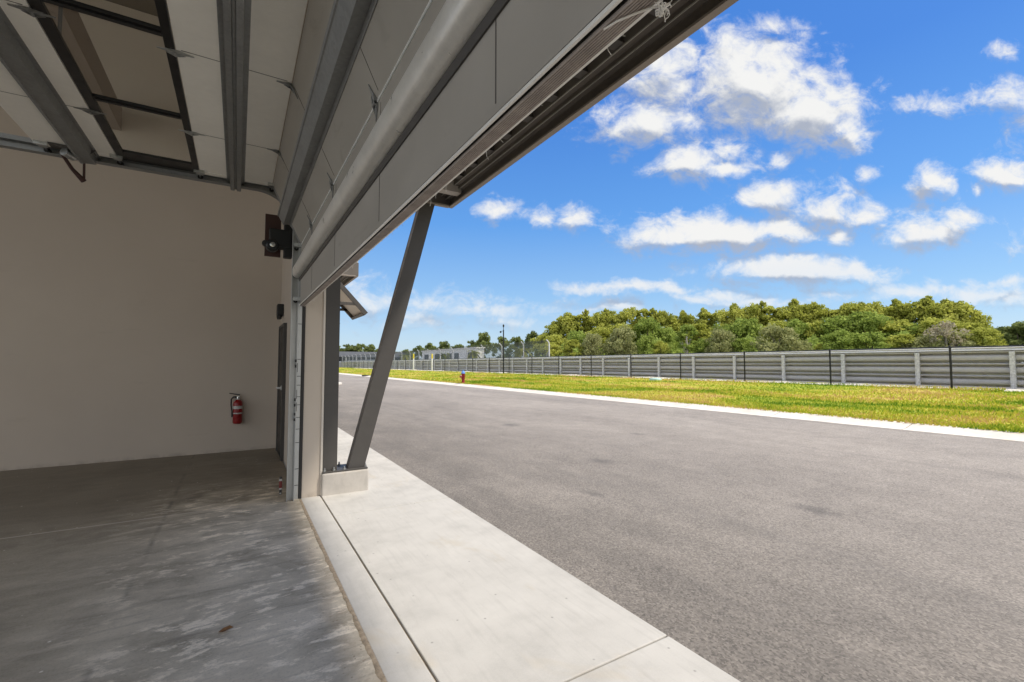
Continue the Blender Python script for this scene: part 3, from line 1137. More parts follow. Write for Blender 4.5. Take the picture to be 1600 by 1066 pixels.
# ------------------------------------------------------------------ door track
tk = thing('door_track', 'galvanised door track rising up the jamb and bending back under the ceiling', 'door track', (.55, 5.64, 0))
path = [(.530, .0), (.530, 3.03)]
rc = .40
for k in range(1, 13):
    a = R(90) * k / 12
    path.append((.530 - rc + rc * math.cos(a), 3.03 + rc * math.sin(a)))
path.append((-3.2, 3.03 + rc))
prof = [(-.040, .048), (-.044, -.044), (.0, -.044)]      # unused, kept simple below


def sweep_c(path, y0, y1, half, th):
    """C channel, open towards -y, swept along an xz path"""
    pr = [(-half, y0), (-half, y1), (half, y1), (half, y0), (half - th, y0), (half - th, y1 - th), (-half + th, y1 - th), (-half + th, y0)]
    vs, fs = [], []
    n_ = len(pr)
    for i, p in enumerate(path):
        a = Vector(path[max(0, i - 1)])
        b = Vector(path[min(len(path) - 1, i + 1)])
        d = (b - a).normalized()
        nr = Vector((-d.y, d.x))
        for (h, y) in pr:
            q = Vector(p) + nr * h
            vs.append((q.x, y, q.y))
    for i in range(len(path) - 1):
        for j in range(n_):
            j2 = (j + 1) % n_
            fs.append((i * n_ + j, i * n_ + j2, (i + 1) * n_ + j2, (i + 1) * n_ + j))
    fs.append(tuple(range(n_)))
    fs.append(tuple(range(len(path) * n_ - n_, len(path) * n_)))
    return vs, fs


m = MB()
m.add(*sweep_c(path[:2], 5.575, 5.645, .036, .004))
o = m.build('rail', M['galv_rail'], tk, loc=(-.55, -5.64, 0))
m = MB()
m.add(*sweep_c([(.530, 3.0301)] + path[2:], 5.575, 5.645, .036, .004))
o = m.build('curved_rail', M['galv_dull'], tk, loc=(-.55, -5.64, 0))
m = MB()
m.box(.555, .563, 5.60, YJ - .003, .0, 3.0)
m.box(.563, .612, YJ - .010, YJ - .003, .0, 3.0)
o = m.build('jamb_angle', M['galv_rail'], tk, loc=(-.55, -5.64, 0))
for z in (.15, .33, .62, .77, .90, 1.04, 1.13, 1.26, 1.36, 1.55, 1.95):
    MB().box(.566, .611, YJ - .0125, YJ - .0095, z, z + .006).build('joint_slot', M['rubber'], tk, loc=(-.55, -5.64, 0))
for z in (.96, 1.10, 1.40):
    MB().box(.568, .578, YJ - .013, YJ - .0095, z + .01, z + .11).build('joint_slot', M['rubber'], tk, loc=(-.55, -5.64, 0))
for z in (.87, .93, 1.03, 1.09, 1.46, 1.52):
    MB().box(.543, .561, 5.573, 5.5755, z, z + .032).build('bolt_slot', M['black'], tk, loc=(-.55, -5.64, 0))
m = MB()
m.box(.616, .648, YJ - .016, YJ + .03, .0, 3.3)
m.build('jamb_seal', M['rubber'], tk, loc=(-.55, -5.64, 0), bevel=.004)
m = MB()
m.box(.18, .195, 5.66, 5.70, 3.50, 3.505)
m.box(-3.2, .12, 5.652, 5.70, 3.475, 3.480)
m.box(-3.2, .12, 5.652, 5.656, 3.480, 3.53)
m.build('angle_iron', M['galv_dull'], tk, loc=(-.55, -5.64, 0))
m = MB()
for x in (-1.50, -.02):
    m.box(x - .015, x + .015, 5.66, 5.663, 3.5, 7.25)
    m.box(x - .015, x - .012, 5.663, 5.69, 3.5, 7.25)
m.build('hanger', M['steel'], tk, loc=(-.55, -5.64, 0))

# jackshaft opener on the wall above the track
op = thing('door_opener', 'black chain hoist door opener mounted above the side track', 'door opener', (.40, 5.85, 2.95))
m = MB()
m.box(-.17, -.005, .06, .10, -.20, .29)
m.build('backing_board', M['rust_board'], op, bevel=.003)
m = MB()
m.box(-.13, .10, -.06, .058, -.12, .10)
m.box(.02, .11, -.05, .05, -.22, .17)
m.build('housing', M['black'], op, bevel=.012)
m = MB()
m.lathe([(.0, -.01), (.062, 0), (.068, .01), (.068, .09), (.05, .11)], (-.10, -.02, -.11), 18, Matrix.Rotation(R(90), 4, 'X'))
m.build('motor', M['black'], op)
m = MB()
m.lathe([(.028, 0), (.028, .012), (.012, .016)], (-.10, -.132, -.11), 14, Matrix.Rotation(R(90), 4, 'X'))
m.build('motor_cap', M['chrome'], op)
m = MB()
m.lathe([(.028, 0), (.034, .02), (.034, .06)], (-.17, -.03, -.09), 14, Matrix.Rotation(R(90), 4, 'X'))
m.build('chain_wheel', M['black'], op)
m = MB()
m.tube([(.10, .03, .10), (.15, .03, .10), (.15, -3.0, .10)], .0127, 10)
for o in (m.build('drive_shaft', M['galv_dull'], op),):
    o.location = (.0, 0, .62)

# photo eye near the floor
pe = thing('photo_eye', 'small red and white safety sensor near the floor beside the track', 'sensor', (.445, 5.75, 0))
m = MB()
m.box(-.012, .012, -.02, .02, .05, .24)
m.build('bracket', M['steel'], pe)
m = MB()
m.box(-.018, .012, -.035, -.02, .125, .20)
m.build('sensor_body', simple('dull_red_plastic', (.20, .03, .025), .5, 0, .1, 20), pe, bevel=.004)
for q_ in ((-.018, .012, -.034, -.02, .202, .222), (-.018, .012, -.034, -.02, .108, .123), (-.012, .006, -.036, -.02, .060, .072)):
    MB().box(*q_).build('sensor_cap', M['label'], pe)

# ------------------------------------------------------------------ fire extinguisher
fx = thing('fire_extinguisher', 'red fire extinguisher hanging on the beige side wall', 'fire extinguisher', (.02, YW - .085, .48))
m = MB()
m.lathe([(.055, 0), (.068, .012), (.072, .03), (.072, .33), (.066, .365), (.045, .395), (.026, .41)], n=28)
o = m.build('cylinder', M['red'], fx)
smooth_angle(o, 50)
m = MB()
m.lathe([(.0745, .0), (.0745, .05)], (0, 0, .255), 28)
o = m.build('label_band', M['label'], fx)
m = MB()
m.lathe([(.0735, .0), (.0735, .02)], (0, 0, .17), 28)
m.build('label_stripe', M['label'], fx)
m = MB()
m.lathe([(.024, .40), (.026, .43), (.018, .47)], n=14)
m.box(-.02, .02, -.02, .02, .455, .475)
m.build('valve', M['chrome'], fx, bevel=.002)
m = MB()
m.extrude([(.02, .478), (-.13, .515), (-.13, .53), (.03, .50)], 1, -.012, .012)
m.extrude([(.02, .455), (-.10, .44), (-.10, .43), (.02, .44)], 1, -.012, .012)
m.build('lever', M['steel'], fx, bevel=.002)
m = MB()
m.tube([(-.02, 0, .46), (-.07, -.01, .46), (-.098, -.01, .42), (-.10, -.01, .33), (-.085, -.02, .22), (-.078, -.02, .12)], [.011, .011, .011, .011, .011, .016], 10)
m.build('hose', M['rubber'], fx)
m = MB()
m.box(-.03, .03, .074, .085, .12, .46)
m.build('wall_bracket', M['galv'], fx)

# ------------------------------------------------------------------ canopy and its support
CZ = 3.63


def canopy(label, y0, y1, endnear, endfar):
    c = thing('entrance_canopy', label, 'canopy', (.85, (y0 + y1) / 2, CZ), 'steel canopies over the bays')
    dy = -(y0 + y1) / 2

    def P_(m_, name, mat, bev=0):
        o_ = m_.build(name, mat, c, bevel=bev, loc=(-.85, dy, -CZ))
        return o_
    m = MB()       # outer channel with a pale bottom lip and two stepped trims inside
    m.extrude([(2.425, CZ + .02), (2.425, CZ + .11), (2.36, CZ + .11), (2.36, CZ + .145), (2.295, CZ + .145), (2.295, CZ + .33), (2.46, CZ + .33), (2.46, CZ + .02)], 1, y0, y1)
    P_(m, 'fascia', M['canopy'], .003)
    m = MB()
    m.box(2.405, 2.463, y0, y1, CZ, CZ + .0195)
    P_(m, 'fascia_lip', M['canopy_lip'], .002)
    m = MB()
    m.box(2.36, 2.366, y0 + .02, y1 - .02, CZ + .098, CZ + .109)
    m.box(2.295, 2.302, y0 + .02, y1 - .02, CZ + .134, CZ + .144)
    P_(m, 'trim_bead', M['deck'])
    m = MB()       # ribbed deck, ribs run out from the wall
    a = y0 + .02
    vs, fs = [], []
    k = 0
    prof_ = [(0, .0), (.11, .0), (.13, .03), (.17, .03), (.19, 0)]
    ylist_ = []
    while a < y1 - .3:
        for (q, h) in prof_:
            ylist_.append((a + q, h))
        a += .192
    for (yy_, h) in ylist_:
        vs += [(.852, yy_, CZ + .235 + h), (2.30, yy_, CZ + .235 + h)]
    for k in range(len(ylist_) - 1):
        fs.append((2 * k, 2 * k + 1, 2 * k + 3, 2 * k + 2))
    m.add(vs, fs)
    m.box(.852, 2.30, y0 + .02, y1 - .02, CZ + .28, CZ + .31)
    P_(m, 'deck', M['deck'])
    k = 0
    yy_ = 5.006 if endfar else y0 + .3
    while yy_ > y0 + .1:
        if yy_ < y1 - .1:
            m = MB()
            m.box(.853, 2.2945, yy_ - .028, yy_ + .028, CZ + .16, CZ + .234)
            m.box(.853, 2.2945, yy_ - .05, yy_ + .05, CZ + .152, CZ + .1595)
            P_(m, 'purlin', M['steel'])
        yy_ -= .384 if endfar else -1
        k += 1
        if k > 18 or (not endfar and yy_ > y1 - .2):
            break
    for fl, ye in ((endnear, y0), (endfar, y1)):
        if not fl:
            continue
        s_ = 1 if ye == y0 else -1
        m = MB()
        m.box(.86, 2.464, ye - s_ * .006, ye + s_ * .008, CZ + .022, CZ + .334)
        P_(m, 'end_plate', M['canopy'])
        m = MB()
        m.box(.86, 2.404, ye - s_ * .008, ye + s_ * .06, CZ - .002, CZ + .0195)
        P_(m, 'end_lip', M['canopy_lip'])
        m = MB()
        m.box(.86, 2.40, ye + s_ * .31, ye + s_ * .44, CZ + .060, CZ + .075)
        m.box(.86, 2.40, ye + s_ * .43, ye + s_ * .44, CZ + .075, CZ + .20)
        P_(m, 'end_purlin', simple('primer_grey', (.40, .37, .33), .6, 0, .1, 6))
    return c


canopy('dark steel canopy with ribbed deck directly above the open garage door', -4.2, 5.69, False, True)
canopy('dark steel canopy of the next bay, small above the sloped door awning', 11.35, 17.5, True, False)

pl_ = MB()
pl_.box(0, .526, 0, .40, -.02, .25)
o = pl_.build('concrete_plinth', M['plinth'], bevel=.018, loc=(.851, 5.605, 0))
tag(o, 'low concrete plinth under the two steel posts by the jamb', 'plinth')
sp_ = thing('canopy_support', 'dark grey steel post and slanting brace bolted to the low plinth', 'steel support', (1.1, 5.78, .252))
lo = (-1.1, -5.78, -.252)
m = MB()
m.box(.856, 1.366, 5.614, 5.94, .2515, .268)
m.build('base_plate', M['steel'], sp_, loc=lo, bevel=.002)
m = MB()
PW0, PW1 = .868, 1.025
m.box(PW0, PW1, 5.66, 5.672, .268, 3.62)           # near flange
m.box(PW0, PW1, 5.80, 5.812, .268, 3.62)
m.box((PW0 + PW1) / 2 - .005, (PW0 + PW1) / 2 + .005, 5.672, 5.80, .268, 3.62)
m.box(PW1 - .012, PW1 - .001, 5.672, 5.80, .268, 3.62)
m.build('post', M['steel'], sp_, loc=lo, bevel=.002)
m = MB()
zb, zt = .268, 3.64
xa0, xa1, xb0, xb1 = 1.145, 1.335, 2.012, 2.204
m.extrude([(xa0, zb), (xa1, zb), (xb1, zt), (xb0, zt)], 1, 5.655, 5.667)
m.extrude([(xa0, zb), (xa1, zb), (xb1, zt), (xb0, zt)], 1, 5.775, 5.787)
e_ = .014
m.extrude([(xa0 + .002, zb), (xa0 + e_, zb), (xb0 + e_, zt), (xb0 + .002, zt)], 1, 5.667, 5.775)
m.extrude([(xa1 - e_, zb), (xa1 - .002, zb), (xb1 - .002, zt), (xb1 - e_, zt)], 1, 5.667, 5.775)
m.build('brace', M['steel'], sp_, loc=lo, bevel=.002)
for (bx_, by_) in ((.885, 5.635), (.985, 5.635), (1.10, 5.635), (1.35, 5.68), (1.09, 5.90)):
    m = MB()
    m.lathe([(.017, 0), (.017, .016)], (bx_, by_, .268), 6)
    m.lathe([(.009, .016), (.009, .040)], (bx_, by_, .268), 8)
    m.build('bolt', M['galv_dull'], sp_, loc=lo)

# sloped awnings over the pedestrian doors
def awning(label, y0, y1):
    c = thing('door_awning', label, 'awning', (.85, y0, 2.38), 'sloped awnings over the side doors')
    top, bot = Vector((.87, 3.50)), Vector((1.90, 2.385))
    d = (bot - top).normalized()
    nr = Vector((d.y, -d.x))
    if nr.y > 0:
        nr = -nr
    w_ = y1 - y0

    def sl(t0, t1, h0, h1, ya, yb_, m_):
        L_ = (bot - top).length
        q = [top + d * t0 + nr * h0, top + d * t1 + nr * h0, top + d * t1 + nr * h1, top + d * t0 + nr * h1]
        m_.extrude([(p.x - .85, p.y - 2.38) for p in q], 1, ya, yb_)
    L_ = (bot - top).length
    m = MB()
    sl(0, L_, 0, .07, 0, .05, m)
    sl(0, L_, 0, .07, w_ - .05, w_, m)
    sl(L_ - .05, L_, -.004, .074, .05, w_ - .05, m)
    sl(0, .05, -.004, .074, .05, w_ - .05, m)
    m.build('frame', M['steel'], c)
    m = MB()
    sl(.05, L_ - .05, .0, .02, .05, w_ - .05, m)
    m.build('panel', simple('pale_awning_sheet', (.62, .57, .50), .6, 0, .06, 4), c)
    for ya in (.005, w_ - .05):
        m = MB()
        m.box(.002, .90, ya, ya + .045, 2.50 - 2.38, 2.545 - 2.38)
        m.build('bracket', M['steel'], c)
    return c


awning('sloped awning with a pale panel and dark frame just beyond the post', 7.97, 8.97)
awning('tiny tip of a second sloped awning half hidden behind the post', 10.45, 11.1)
wl = thing('flood_light', 'small box light on the edge of the far canopy', 'flood light', (2.36, 11.5, 3.97))
m = MB()
m.box(-.06, .10, -.12, .10, 0, .26)
m.build('housing', M['galv_rail'], wl, bevel=.01)
m = MB()
m.box(-.04, .04, -.126, -.119, .10, .24)
m.build('lens', M['white'], wl)

# ------------------------------------------------------------------ things across the road
# fire hydrant
hy = thing('fire_hydrant', 'red fire hydrant with a pale blue cap on the far kerb', 'hydrant', (13.95, 30.0, .13))
m = MB()
m.lathe([(.17, 0), (.17, .04), (.12, .05), (.11, .07), (.11, .30), (.15, .31), (.15, .35), (.12, .36), (.12, .62), (.15, .64), (.15, .68)], n=20)
smooth_angle(m.build('barrel', M['red'], hy), 30)
m = MB()
m.lathe([(.15, .68), (.145, .73), (.11, .82), (.05, .87), (.035, .88), (.035, .95)], n=20)
smooth_angle(m.build('bonnet', M['blue'], hy), 30)
for s_ in (-1, 1):
    m = MB()
    m.tube([(0, s_ * .10, .52), (0, s_ * .23, .52)], .06, 12)
    m.build('nozzle', M['red'], hy)
m = MB()
m.tube([(-.10, 0, .48), (-.24, 0, .48)], .085, 14)
m.build('pumper_nozzle', M['red'], hy)
dn = thing('storm_drain', 'dark drain inlet at the far kerb seen between post and brace', 'drain', (13.35, 57, 0))
m = MB()
m.box(-.25, .35, -.6, .6, .0, .16)
m.build('inlet_hood', M['rubber'], dn, bevel=.02)
ub = thing('utility_cover', 'pale green utility lid in the grass before the barrier', 'utility lid', (26.9, 23.8, .27))
m = MB()
m.lathe([(.45, 0), (.45, .10), (.40, .16), (.15, .19)], n=16)
smooth_angle(m.build('lid', M['teal'], ub), 40)

# black chain link fence
fn = thing('chain_link_fence', 'black chain link fence standing in front of the steel barrier', 'fence', (FX, 0, .3))
FY = [-12.66 + 5.1 * k for k in range(0, 34)]
for k, y in enumerate(FY):
    m = MB()
    m.tube([(0, y, -.05), (0, y, 2.02)], .045, 10)
    m.lathe([(.052, 2.0), (.052, 2.02), (.03, 2.06)], (0, y, 0), 10)
    m.build('post', M['black'], fn)
m = MB()
m.tube([(0, FY[0], 1.985), (0, FY[-1], 1.985)], .033, 8)
m.build('top_rail', M['black'], fn)
m = MB()
m.add([(.05, FY[0], .05), (.05, FY[-1], .05), (.05, FY[-1], 2.0), (.05, FY[0], 2.0)], [(0, 1, 2, 3)])
m.build('mesh', M['mesh_black'], fn)

# triple steel barrier
BX = 30.4
br = thing('crash_barrier', 'grey corrugated steel crash barrier on short posts beyond the fence', 'barrier', (BX, 0, .4))
BY = [9.435 + 3.4 * k for k in range(-6, 50)]
for y in BY:
    m = MB()
    m.box(-.16, -.022, y - .09, y + .09, -.15, 1.68)
    m.build('post', M['barrier_post'], br, bevel=.012)


def wbeam(z0, hgt):
    pr = [(.20, .0), (.30, .01), (.30, .10), (.07, .12), (.025, .19), (.025, .34), (.07, .41), (.30, .43), (.30, .535), (.01, .55), (-.02, .60), (.03, .635), (.2, .665)]
    f_ = hgt / .665
    pts_ = [(x, z0 + z * f_) for x, z in pr]
    return pts_


for k, (z0, hg) in enumerate([(.02, .57), (.60, .565), (1.18, .56)]):
    m = MB()
    front = wbeam(z0, hg)
    back = [(x + .012, z) for x, z in front][::-1]
    m.extrude([(x - .02, z) for x, z in front + back], 1, BY[0] - 1, BY[-1] + 1)
    smooth_angle(m.build('rail', M['barrier'], br), 50)
m = MB()
m.extrude([(-.10, 1.745), (-.10, 1.765), (.0, 1.835), (.03, 1.84), (-.06, 1.862), (-.06, 1.88), (.06, 1.95), (.16, 1.955), (.16, 1.745)], 1, BY[0] - 1, BY[-1] + 1)
smooth_angle(m.build('cap_rail', simple('bright_zinc', (.84, .83, .81), .5, .15, .06, 3), br), 30)

# catch fence with bent tops beyond the barrier
cf = thing('catch_fence', 'tall mesh catch fence on white posts with bent over tops', 'catch fence', (36, 0, .15))
CFY = [50.07 + 6.45 * k for k in range(0, 26)]
for y in CFY:
    m = MB()
    m.tube([(0, y, -.05), (0, y, 4.05), (-.10, y, 4.3), (-.40, y, 4.62)], .085, 8)
    m.build('post', M['white_paint'], cf)
m = MB()
m.tube([(0, 50.07, 3.2), (0, 52.6, .2)], .05, 8)
m.build('brace', M['white_paint'], cf)
m = MB()
m.add([(-.09, CFY[0], .3), (-.09, CFY[-1], .3), (-.09, CFY[-1], 4.15), (-.09, CFY[0], 4.15), (-.42, CFY[-1], 4.6), (-.42, CFY[0], 4.6)], [(0, 1, 2, 3), (3, 2, 4, 5)])
m.build('mesh', M['mesh_grey'], cf)

# camera pole
po = thing('camera_pole', 'tall thin black pole with a small camera standing at the fence', 'pole', (28.6, 49.6, .3))
m = MB()
m.tube([(0, 0, -.05), (0, 0, 5.5)], [.09, .075], 10)
m.build('shaft', M['black'], po)
m = MB()
m.tube([(0, 0, 5.5), (0, 0, 5.9)], .04, 8)
m.lathe([(.06, 5.85), (.11, 5.95), (.11, 6.1), (.05, 6.2)], n=12)
m.build('beacon', M['black'], po)
m = MB()
m.tube([(0, 0, 5.35), (-.25, .2, 5.35)], .025, 6)
m.lathe([(.07, 5.12), (.11, 5.18), (.11, 5.32), (.05, 5.36)], (-.28, .24, 0), 12)
m.build('camera_head', M['black'], po)

# white marker posts
for (px, lab, top) in ((646, 'white marker post with a yellow upper half near the fence', 3.15), (675, 'second white marker post nearer the hydrant, yellow tipped', 3.0)):
    b = on(px, 579.5, 0, 28.2)
    t_ = thing('marker_post', lab, 'post', (28.2, b.y, .25), 'white marker posts by the fence')
    m = MB()
    m.lathe([(.13, 0), (.13, top * .70), (.12, top * .72)], n=14)
    m.build('shaft', M['white_paint'], t_)
    m = MB()
    m.lathe([(.125, top * .72), (.125, top * .97), (.06, top)], n=14)
    m.build('tip', M['yellow'], t_)

# buildings beyond the track
wb = thing('white_building', 'long low white building with dark openings behind the catch fence', 'building', (60, 142, 0))
m = MB()
m.box(0, 2.5, -22, 24, 0, 6.2)
m.build('wall', M['bld_white'], wb)
m = MB()
m.box(-.25, 2.8, -22.3, 24.3, 6.2, 6.5)
m.build('roof', M['bld_white'], wb)
for (a, w_) in ((-19.5, 3.2), (-9.6, 3.4), (-4.0, 3.6), (6.5, 4.2), (17, 4.2)):
    m = MB()
    m.box(-.12, .1, a, a + w_, .2, 5.0)
    m.build('opening', M['bld_dark'], wb)
db = thing('dark_building', 'low dark glazed building under a grey roof beyond the track', 'building', (30, 196, 0))
m = MB()
m.box(0, 34, 0, 12, 0, 4.4)
m.build('wall', M['bld_dark'], db)
m = MB()
m.extrude([(-1.2, 4.4), (35, 4.4), (35, 5.0), (33.5, 6.6), (1, 6.6), (-1.2, 5.0)], 1, -1.4, 13)
m.build('roof', M['roofgrey'], db)
m = MB()
for x in range(0, 35, 4):
    m.box(x, x + .5, -.10, -.002, 0, 4.38)
m.build('column', M['white_paint'], db)
pwall = thing('pit_wall', 'long white concrete wall in front of the dark building', 'wall', (37.5, 150, 0))
m = MB()
m.extrude([(-.3, 0), (.3, 0), (.2, .9), (.14, 2.9), (-.14, 2.9), (-.2, .9)], 1, -12, 60)
m.build('wall', M['white_paint'], pwall)

# dead leaf on the garage floor
lf = MB()
lf.add([(-.035, 0, .004), (-.012, .018, .012), (.02, .014, .020), (.04, 0, .010), (.02, -.016, .014), (-.012, -.016, .006), (0, 0, .002)],
       [(0, 1, 6), (1, 2, 6), (2, 3, 6), (3, 4, 6), (4, 5, 6), (5, 0, 6)])
o = lf.build('dead_leaf', M['leaf_dead'], loc=(-.02, 3.09, .001))
tag(o, 'curled brown dead leaf on the grey garage floor', 'leaf')

# ------------------------------------------------------------------ trees
def crown_mesh(name, mats, seed, hgt, rad, base, lobes, leaves, lsize, shape='round', gap=.0):
    """crown from leaf-sized faces gathered in many clumps of uneven size"""
    r_ = np.random.default_rng(seed)
    cs = []
    for k in range(lobes):
        t = r_.random() ** .8
        zz = base + (hgt - base) * (.08 + .86 * t)
        if shape == 'round':
            env = rad * math.sqrt(max(.05, 1 - ((t - .42) / .62) ** 2))
        elif shape == 'pine':
            env = rad * (1.0 - .55 * t) * (.75 + .5 * r_.random())
        else:
            env = rad * (.55 + .45 * math.sin(math.pi * min(1, t * 1.1)))
        a = r_.random() * 2 * math.pi
        rr = env * math.sqrt(r_.random()) * .92
        sz = rad * (.15 + .19 * r_.random()) * (1.0 if shape != 'pine' else .8)
        cs.append((rr * math.cos(a), rr * math.sin(a), zz, sz))
    cs.append((0, 0, hgt - rad * .22, rad * .26))
    cs = np.array(cs)
    wts = cs[:, 3] ** 2
    idx = r_.choice(len(cs), leaves, p=wts / wts.sum())
    d = r_.normal(size=(leaves, 3))
    d /= np.linalg.norm(d, axis=1)[:, None]
    rad_ = cs[idx, 3] * (.55 + .5 * r_.random(leaves)) * (1 + .25 * r_.normal(size=leaves) * .5)
    ctr = cs[idx, :3] + d * rad_[:, None] * np.array([1, 1, .72])
    nrm = d + .7 * r_.normal(size=(leaves, 3))
    nrm /= np.linalg.norm(nrm, axis=1)[:, None]
    ref = r_.normal(size=(leaves, 3))
    e1 = np.cross(nrm, ref)
    e1 /= np.linalg.norm(e1, axis=1)[:, None]
    e2 = np.cross(nrm, e1)
    s = lsize * (.5 + .9 * r_.random(leaves))
    s1 = s[:, None] * e1
    s2 = (s * (.45 + .4 * r_.random(leaves)))[:, None] * e2
    V = np.stack([ctr - s1, ctr - s2 * .9, ctr + s1, ctr + s2], axis=1).reshape(-1, 3)
    me = bpy.data.meshes.new(name)
    me.from_pydata(V.tolist(), [], [(4 * i, 4 * i + 1, 4 * i + 2, 4 * i + 3) for i in range(leaves)])
    me.materials.append(mats)
    return me, cs


def trunk_mesh(name, mat, cs, hgt, r0, seed):
    rd = random.Random(seed)
    m = MB()
    top = hgt * .82
    spine = [(0, 0, -.3), (rd.uniform(-.1, .1), rd.uniform(-.1, .1), hgt * .2), (rd.uniform(-.3, .3), rd.uniform(-.3, .3), hgt * .5), (rd.uniform(-.4, .4), rd.uniform(-.4, .4), top)]
    m.tube(spine, [r0 * 1.25, r0, r0 * .7, r0 * .25], 8)
    for k in range(min(11, len(cs))):
        c = cs[k]
        z0 = min(top * .9, max(hgt * .15, c[2] * (.45 + .3 * rd.random())))
        t = z0 / top
        sx = spine[2][0] * t
        sy = spine[2][1] * t
        m.tube([(sx, sy, z0), (c[0] * .5 + sx * .5, c[1] * .5 + sy * .5, (z0 + c[2]) / 2 - .1), (c[0], c[1], c[2])], [r0 * .38, r0 * .25, r0 * .08], 5)
    me = bpy.data.meshes.new(name)
    me.from_pydata(m.v, [], m.f)
    me.materials.append(mat)
    me.polygons.foreach_set('use_smooth', [True] * len(me.polygons))
    return me


KINDS = {}


def kind(key, mat, tmat, seeds, hgt, rad, base, lobes, leaves, ls, shape, tr=.28):
    KINDS[key] = []
    for s_ in seeds:
        cm, cs = crown_mesh('crown', M[mat], s_, hgt, rad, base, lobes, leaves, ls, shape)
        tm = trunk_mesh('trunk', M[tmat], cs, hgt, tr, s_)
        KINDS[key].append((cm, tm, hgt, rad))


kind('yellow', 'leaf_yellow', 'trunk', (1, 2, 3), 15, 4.6, 3.0, 74, 5600, .30, 'round')
kind('pine', 'leaf_yellow', 'trunk', (4, 5), 17, 3.4, 6.0, 56, 3800, .29, 'pine')
kind('green', 'leaf_green', 'trunk', (6, 7, 8), 12, 5.0, 1.0, 76, 5600, .30, 'round')
kind('olive', 'leaf_olive', 'trunk', (9, 10), 9, 4.8, .5, 74, 5200, .25, 'round')
kind('bare', 'leaf_bare', 'trunk_pale', (11,), 9, 3.8, 1.5, 40, 1900, .20, 'round')
kind('birch', 'leaf_green', 'trunk_pale', (12,), 12, 3.0, 5.0, 24, 1700, .28, 'tall', .24)
kind('far', 'leaf_dark', 'trunk', (13, 14), 12, 4.8, 1.5, 36, 2300, .42, 'round')
LOOK = {'yellow': 'yellow green broad tree', 'pine': 'tall yellow green pine', 'green': 'rounded mid green tree', 'olive': 'low olive grey tree',
        'bare': 'thin tan almost leafless tree', 'birch': 'slim tree with pale trunk', 'far': 'small dark distant tree'}
seen = {}


def tree(key, px, py, wpx, D, group):
    """tree whose crown top is seen at (px, py), standing D metres away along the view"""
    d = ray(px, py)
    d = d / math.hypot(d.x, d.y)
    top = Vector((0, 0, H)) + d * D
    v = KINDS[key][int(rng.integers(len(KINDS[key])))]
    cm, tm, h0, r0 = v
    sz = max(.3, (top.z - .05) / h0)
    sw = (wpx / 2) / FPX * D * .82 / r0
    where = ('at the wood\'s left end', 'left of the wood\'s middle', 'in the wood\'s middle', 'right of the wood\'s middle', 'at the wood\'s right end')[min(4, max(0, int((px - 840) / 145)))]
    if px < 840:
        where = 'beyond the catch fence' if px > 600 else 'behind the dark building'
    if px > 1530:
        where = 'apart at the right beyond the wood'
    row = {130: 'on the skyline', 104: 'in the middle row', 86: 'at the front edge'}.get(D, '')
    if px < 840 or px > 1530:
        row = ''
    seen.setdefault((key, row, where), []).append((px, None))
    t = thing(key + '_tree' if key in ('pine', 'birch', 'olive') else {'yellow': 'broad_tree', 'green': 'leafy_tree', 'bare': 'bare_tree', 'far': 'distant_tree'}[key],
              None, 'tree', (top.x, top.y, .05), group, float(rng.random() * 6.28))
    seen[(key, row, where)][-1] = (px, t)
    t.scale = (sw, sw, sz)
    for nm, me in (('crown', cm), ('trunk', tm)):
        o = bpy.data.objects.new(nm, me)
        COL.objects.link(o)
        o.parent = t
    return t


vv, ff = [], []
for k in range(20000):
    px_ = random.uniform(845, 1545)
    d = ray(px_, 560)
    d = d / math.hypot(d.x, d.y)
    D_ = random.uniform(92, 112)
    c = d * D_
    hmax_ = 4.6 + 1.2 * math.sin(px_ * .05) + 1.0 * math.sin(px_ * .13)
    z = random.random() ** .7 * hmax_
    q = .45 * (.5 + random.random())
    e1 = Vector((random.gauss(0, 1), random.gauss(0, 1), random.gauss(0, 1))).normalized() * q
    e2 = Vector((random.gauss(0, 1), random.gauss(0, 1), random.gauss(0, 1))).normalized() * q * .6
    c = Vector((c.x, c.y, z))
    b = len(vv)
    vv += [tuple(c - e1), tuple(c - e2), tuple(c + e1), tuple(c + e2)]
    ff.append((b, b + 1, b + 2, b + 3))
me = bpy.data.meshes.new('undergrowth')
me.from_pydata(vv, [], ff)
me.materials.append(M['leaf_green'])
ug = bpy.data.objects.new('undergrowth', me)
COL.objects.link(ug)
tag(ug, 'dark green undergrowth beneath the trees of the wood', 'undergrowth', kind='stuff')
GW = 'trees of the wood beyond the barrier'
sky_row = [(848, 519, 44), (866, 500, 46), (886, 489, 50), (908, 486, 50), (932, 485, 52), (956, 483, 52), (980, 482, 52), (1006, 483, 52), (1030, 486, 50), (1052, 488, 50),
           (1078, 487, 52), (1104, 484, 50), (1128, 480, 50), (1152, 476, 50), (1176, 474, 50), (1202, 474, 50), (1228, 473, 50), (1254, 473, 50), (1280, 475, 50), (1306, 478, 50),
           (1332, 475, 50), (1356, 474, 52), (1382, 471, 52), (1408, 470, 54), (1434, 469, 54), (1462, 470, 54), (1488, 470, 54), (1510, 477, 46), (1528, 492, 34)]
for k, (u, v, w_) in enumerate(sky_row):
    tree('yellow' if k % 4 != 3 else 'pine', u, v + random.uniform(-3, 7), w_ * 1.12, 130, GW)
for (u, v, w_) in ((1450, 461, 30), (876, 493, 24), (946, 481, 26), (1020, 480, 24), (1098, 480, 26), (1146, 473, 24), (1190, 469, 26), (1242, 466, 28), (1270, 471, 24), (1344, 471, 24), (1398, 466, 26), (1478, 466, 24), (1500, 469, 22), (915, 482, 22), (1066, 484, 22), (1320, 473, 24)):
    tree('pine', u, v, w_, 130, GW)
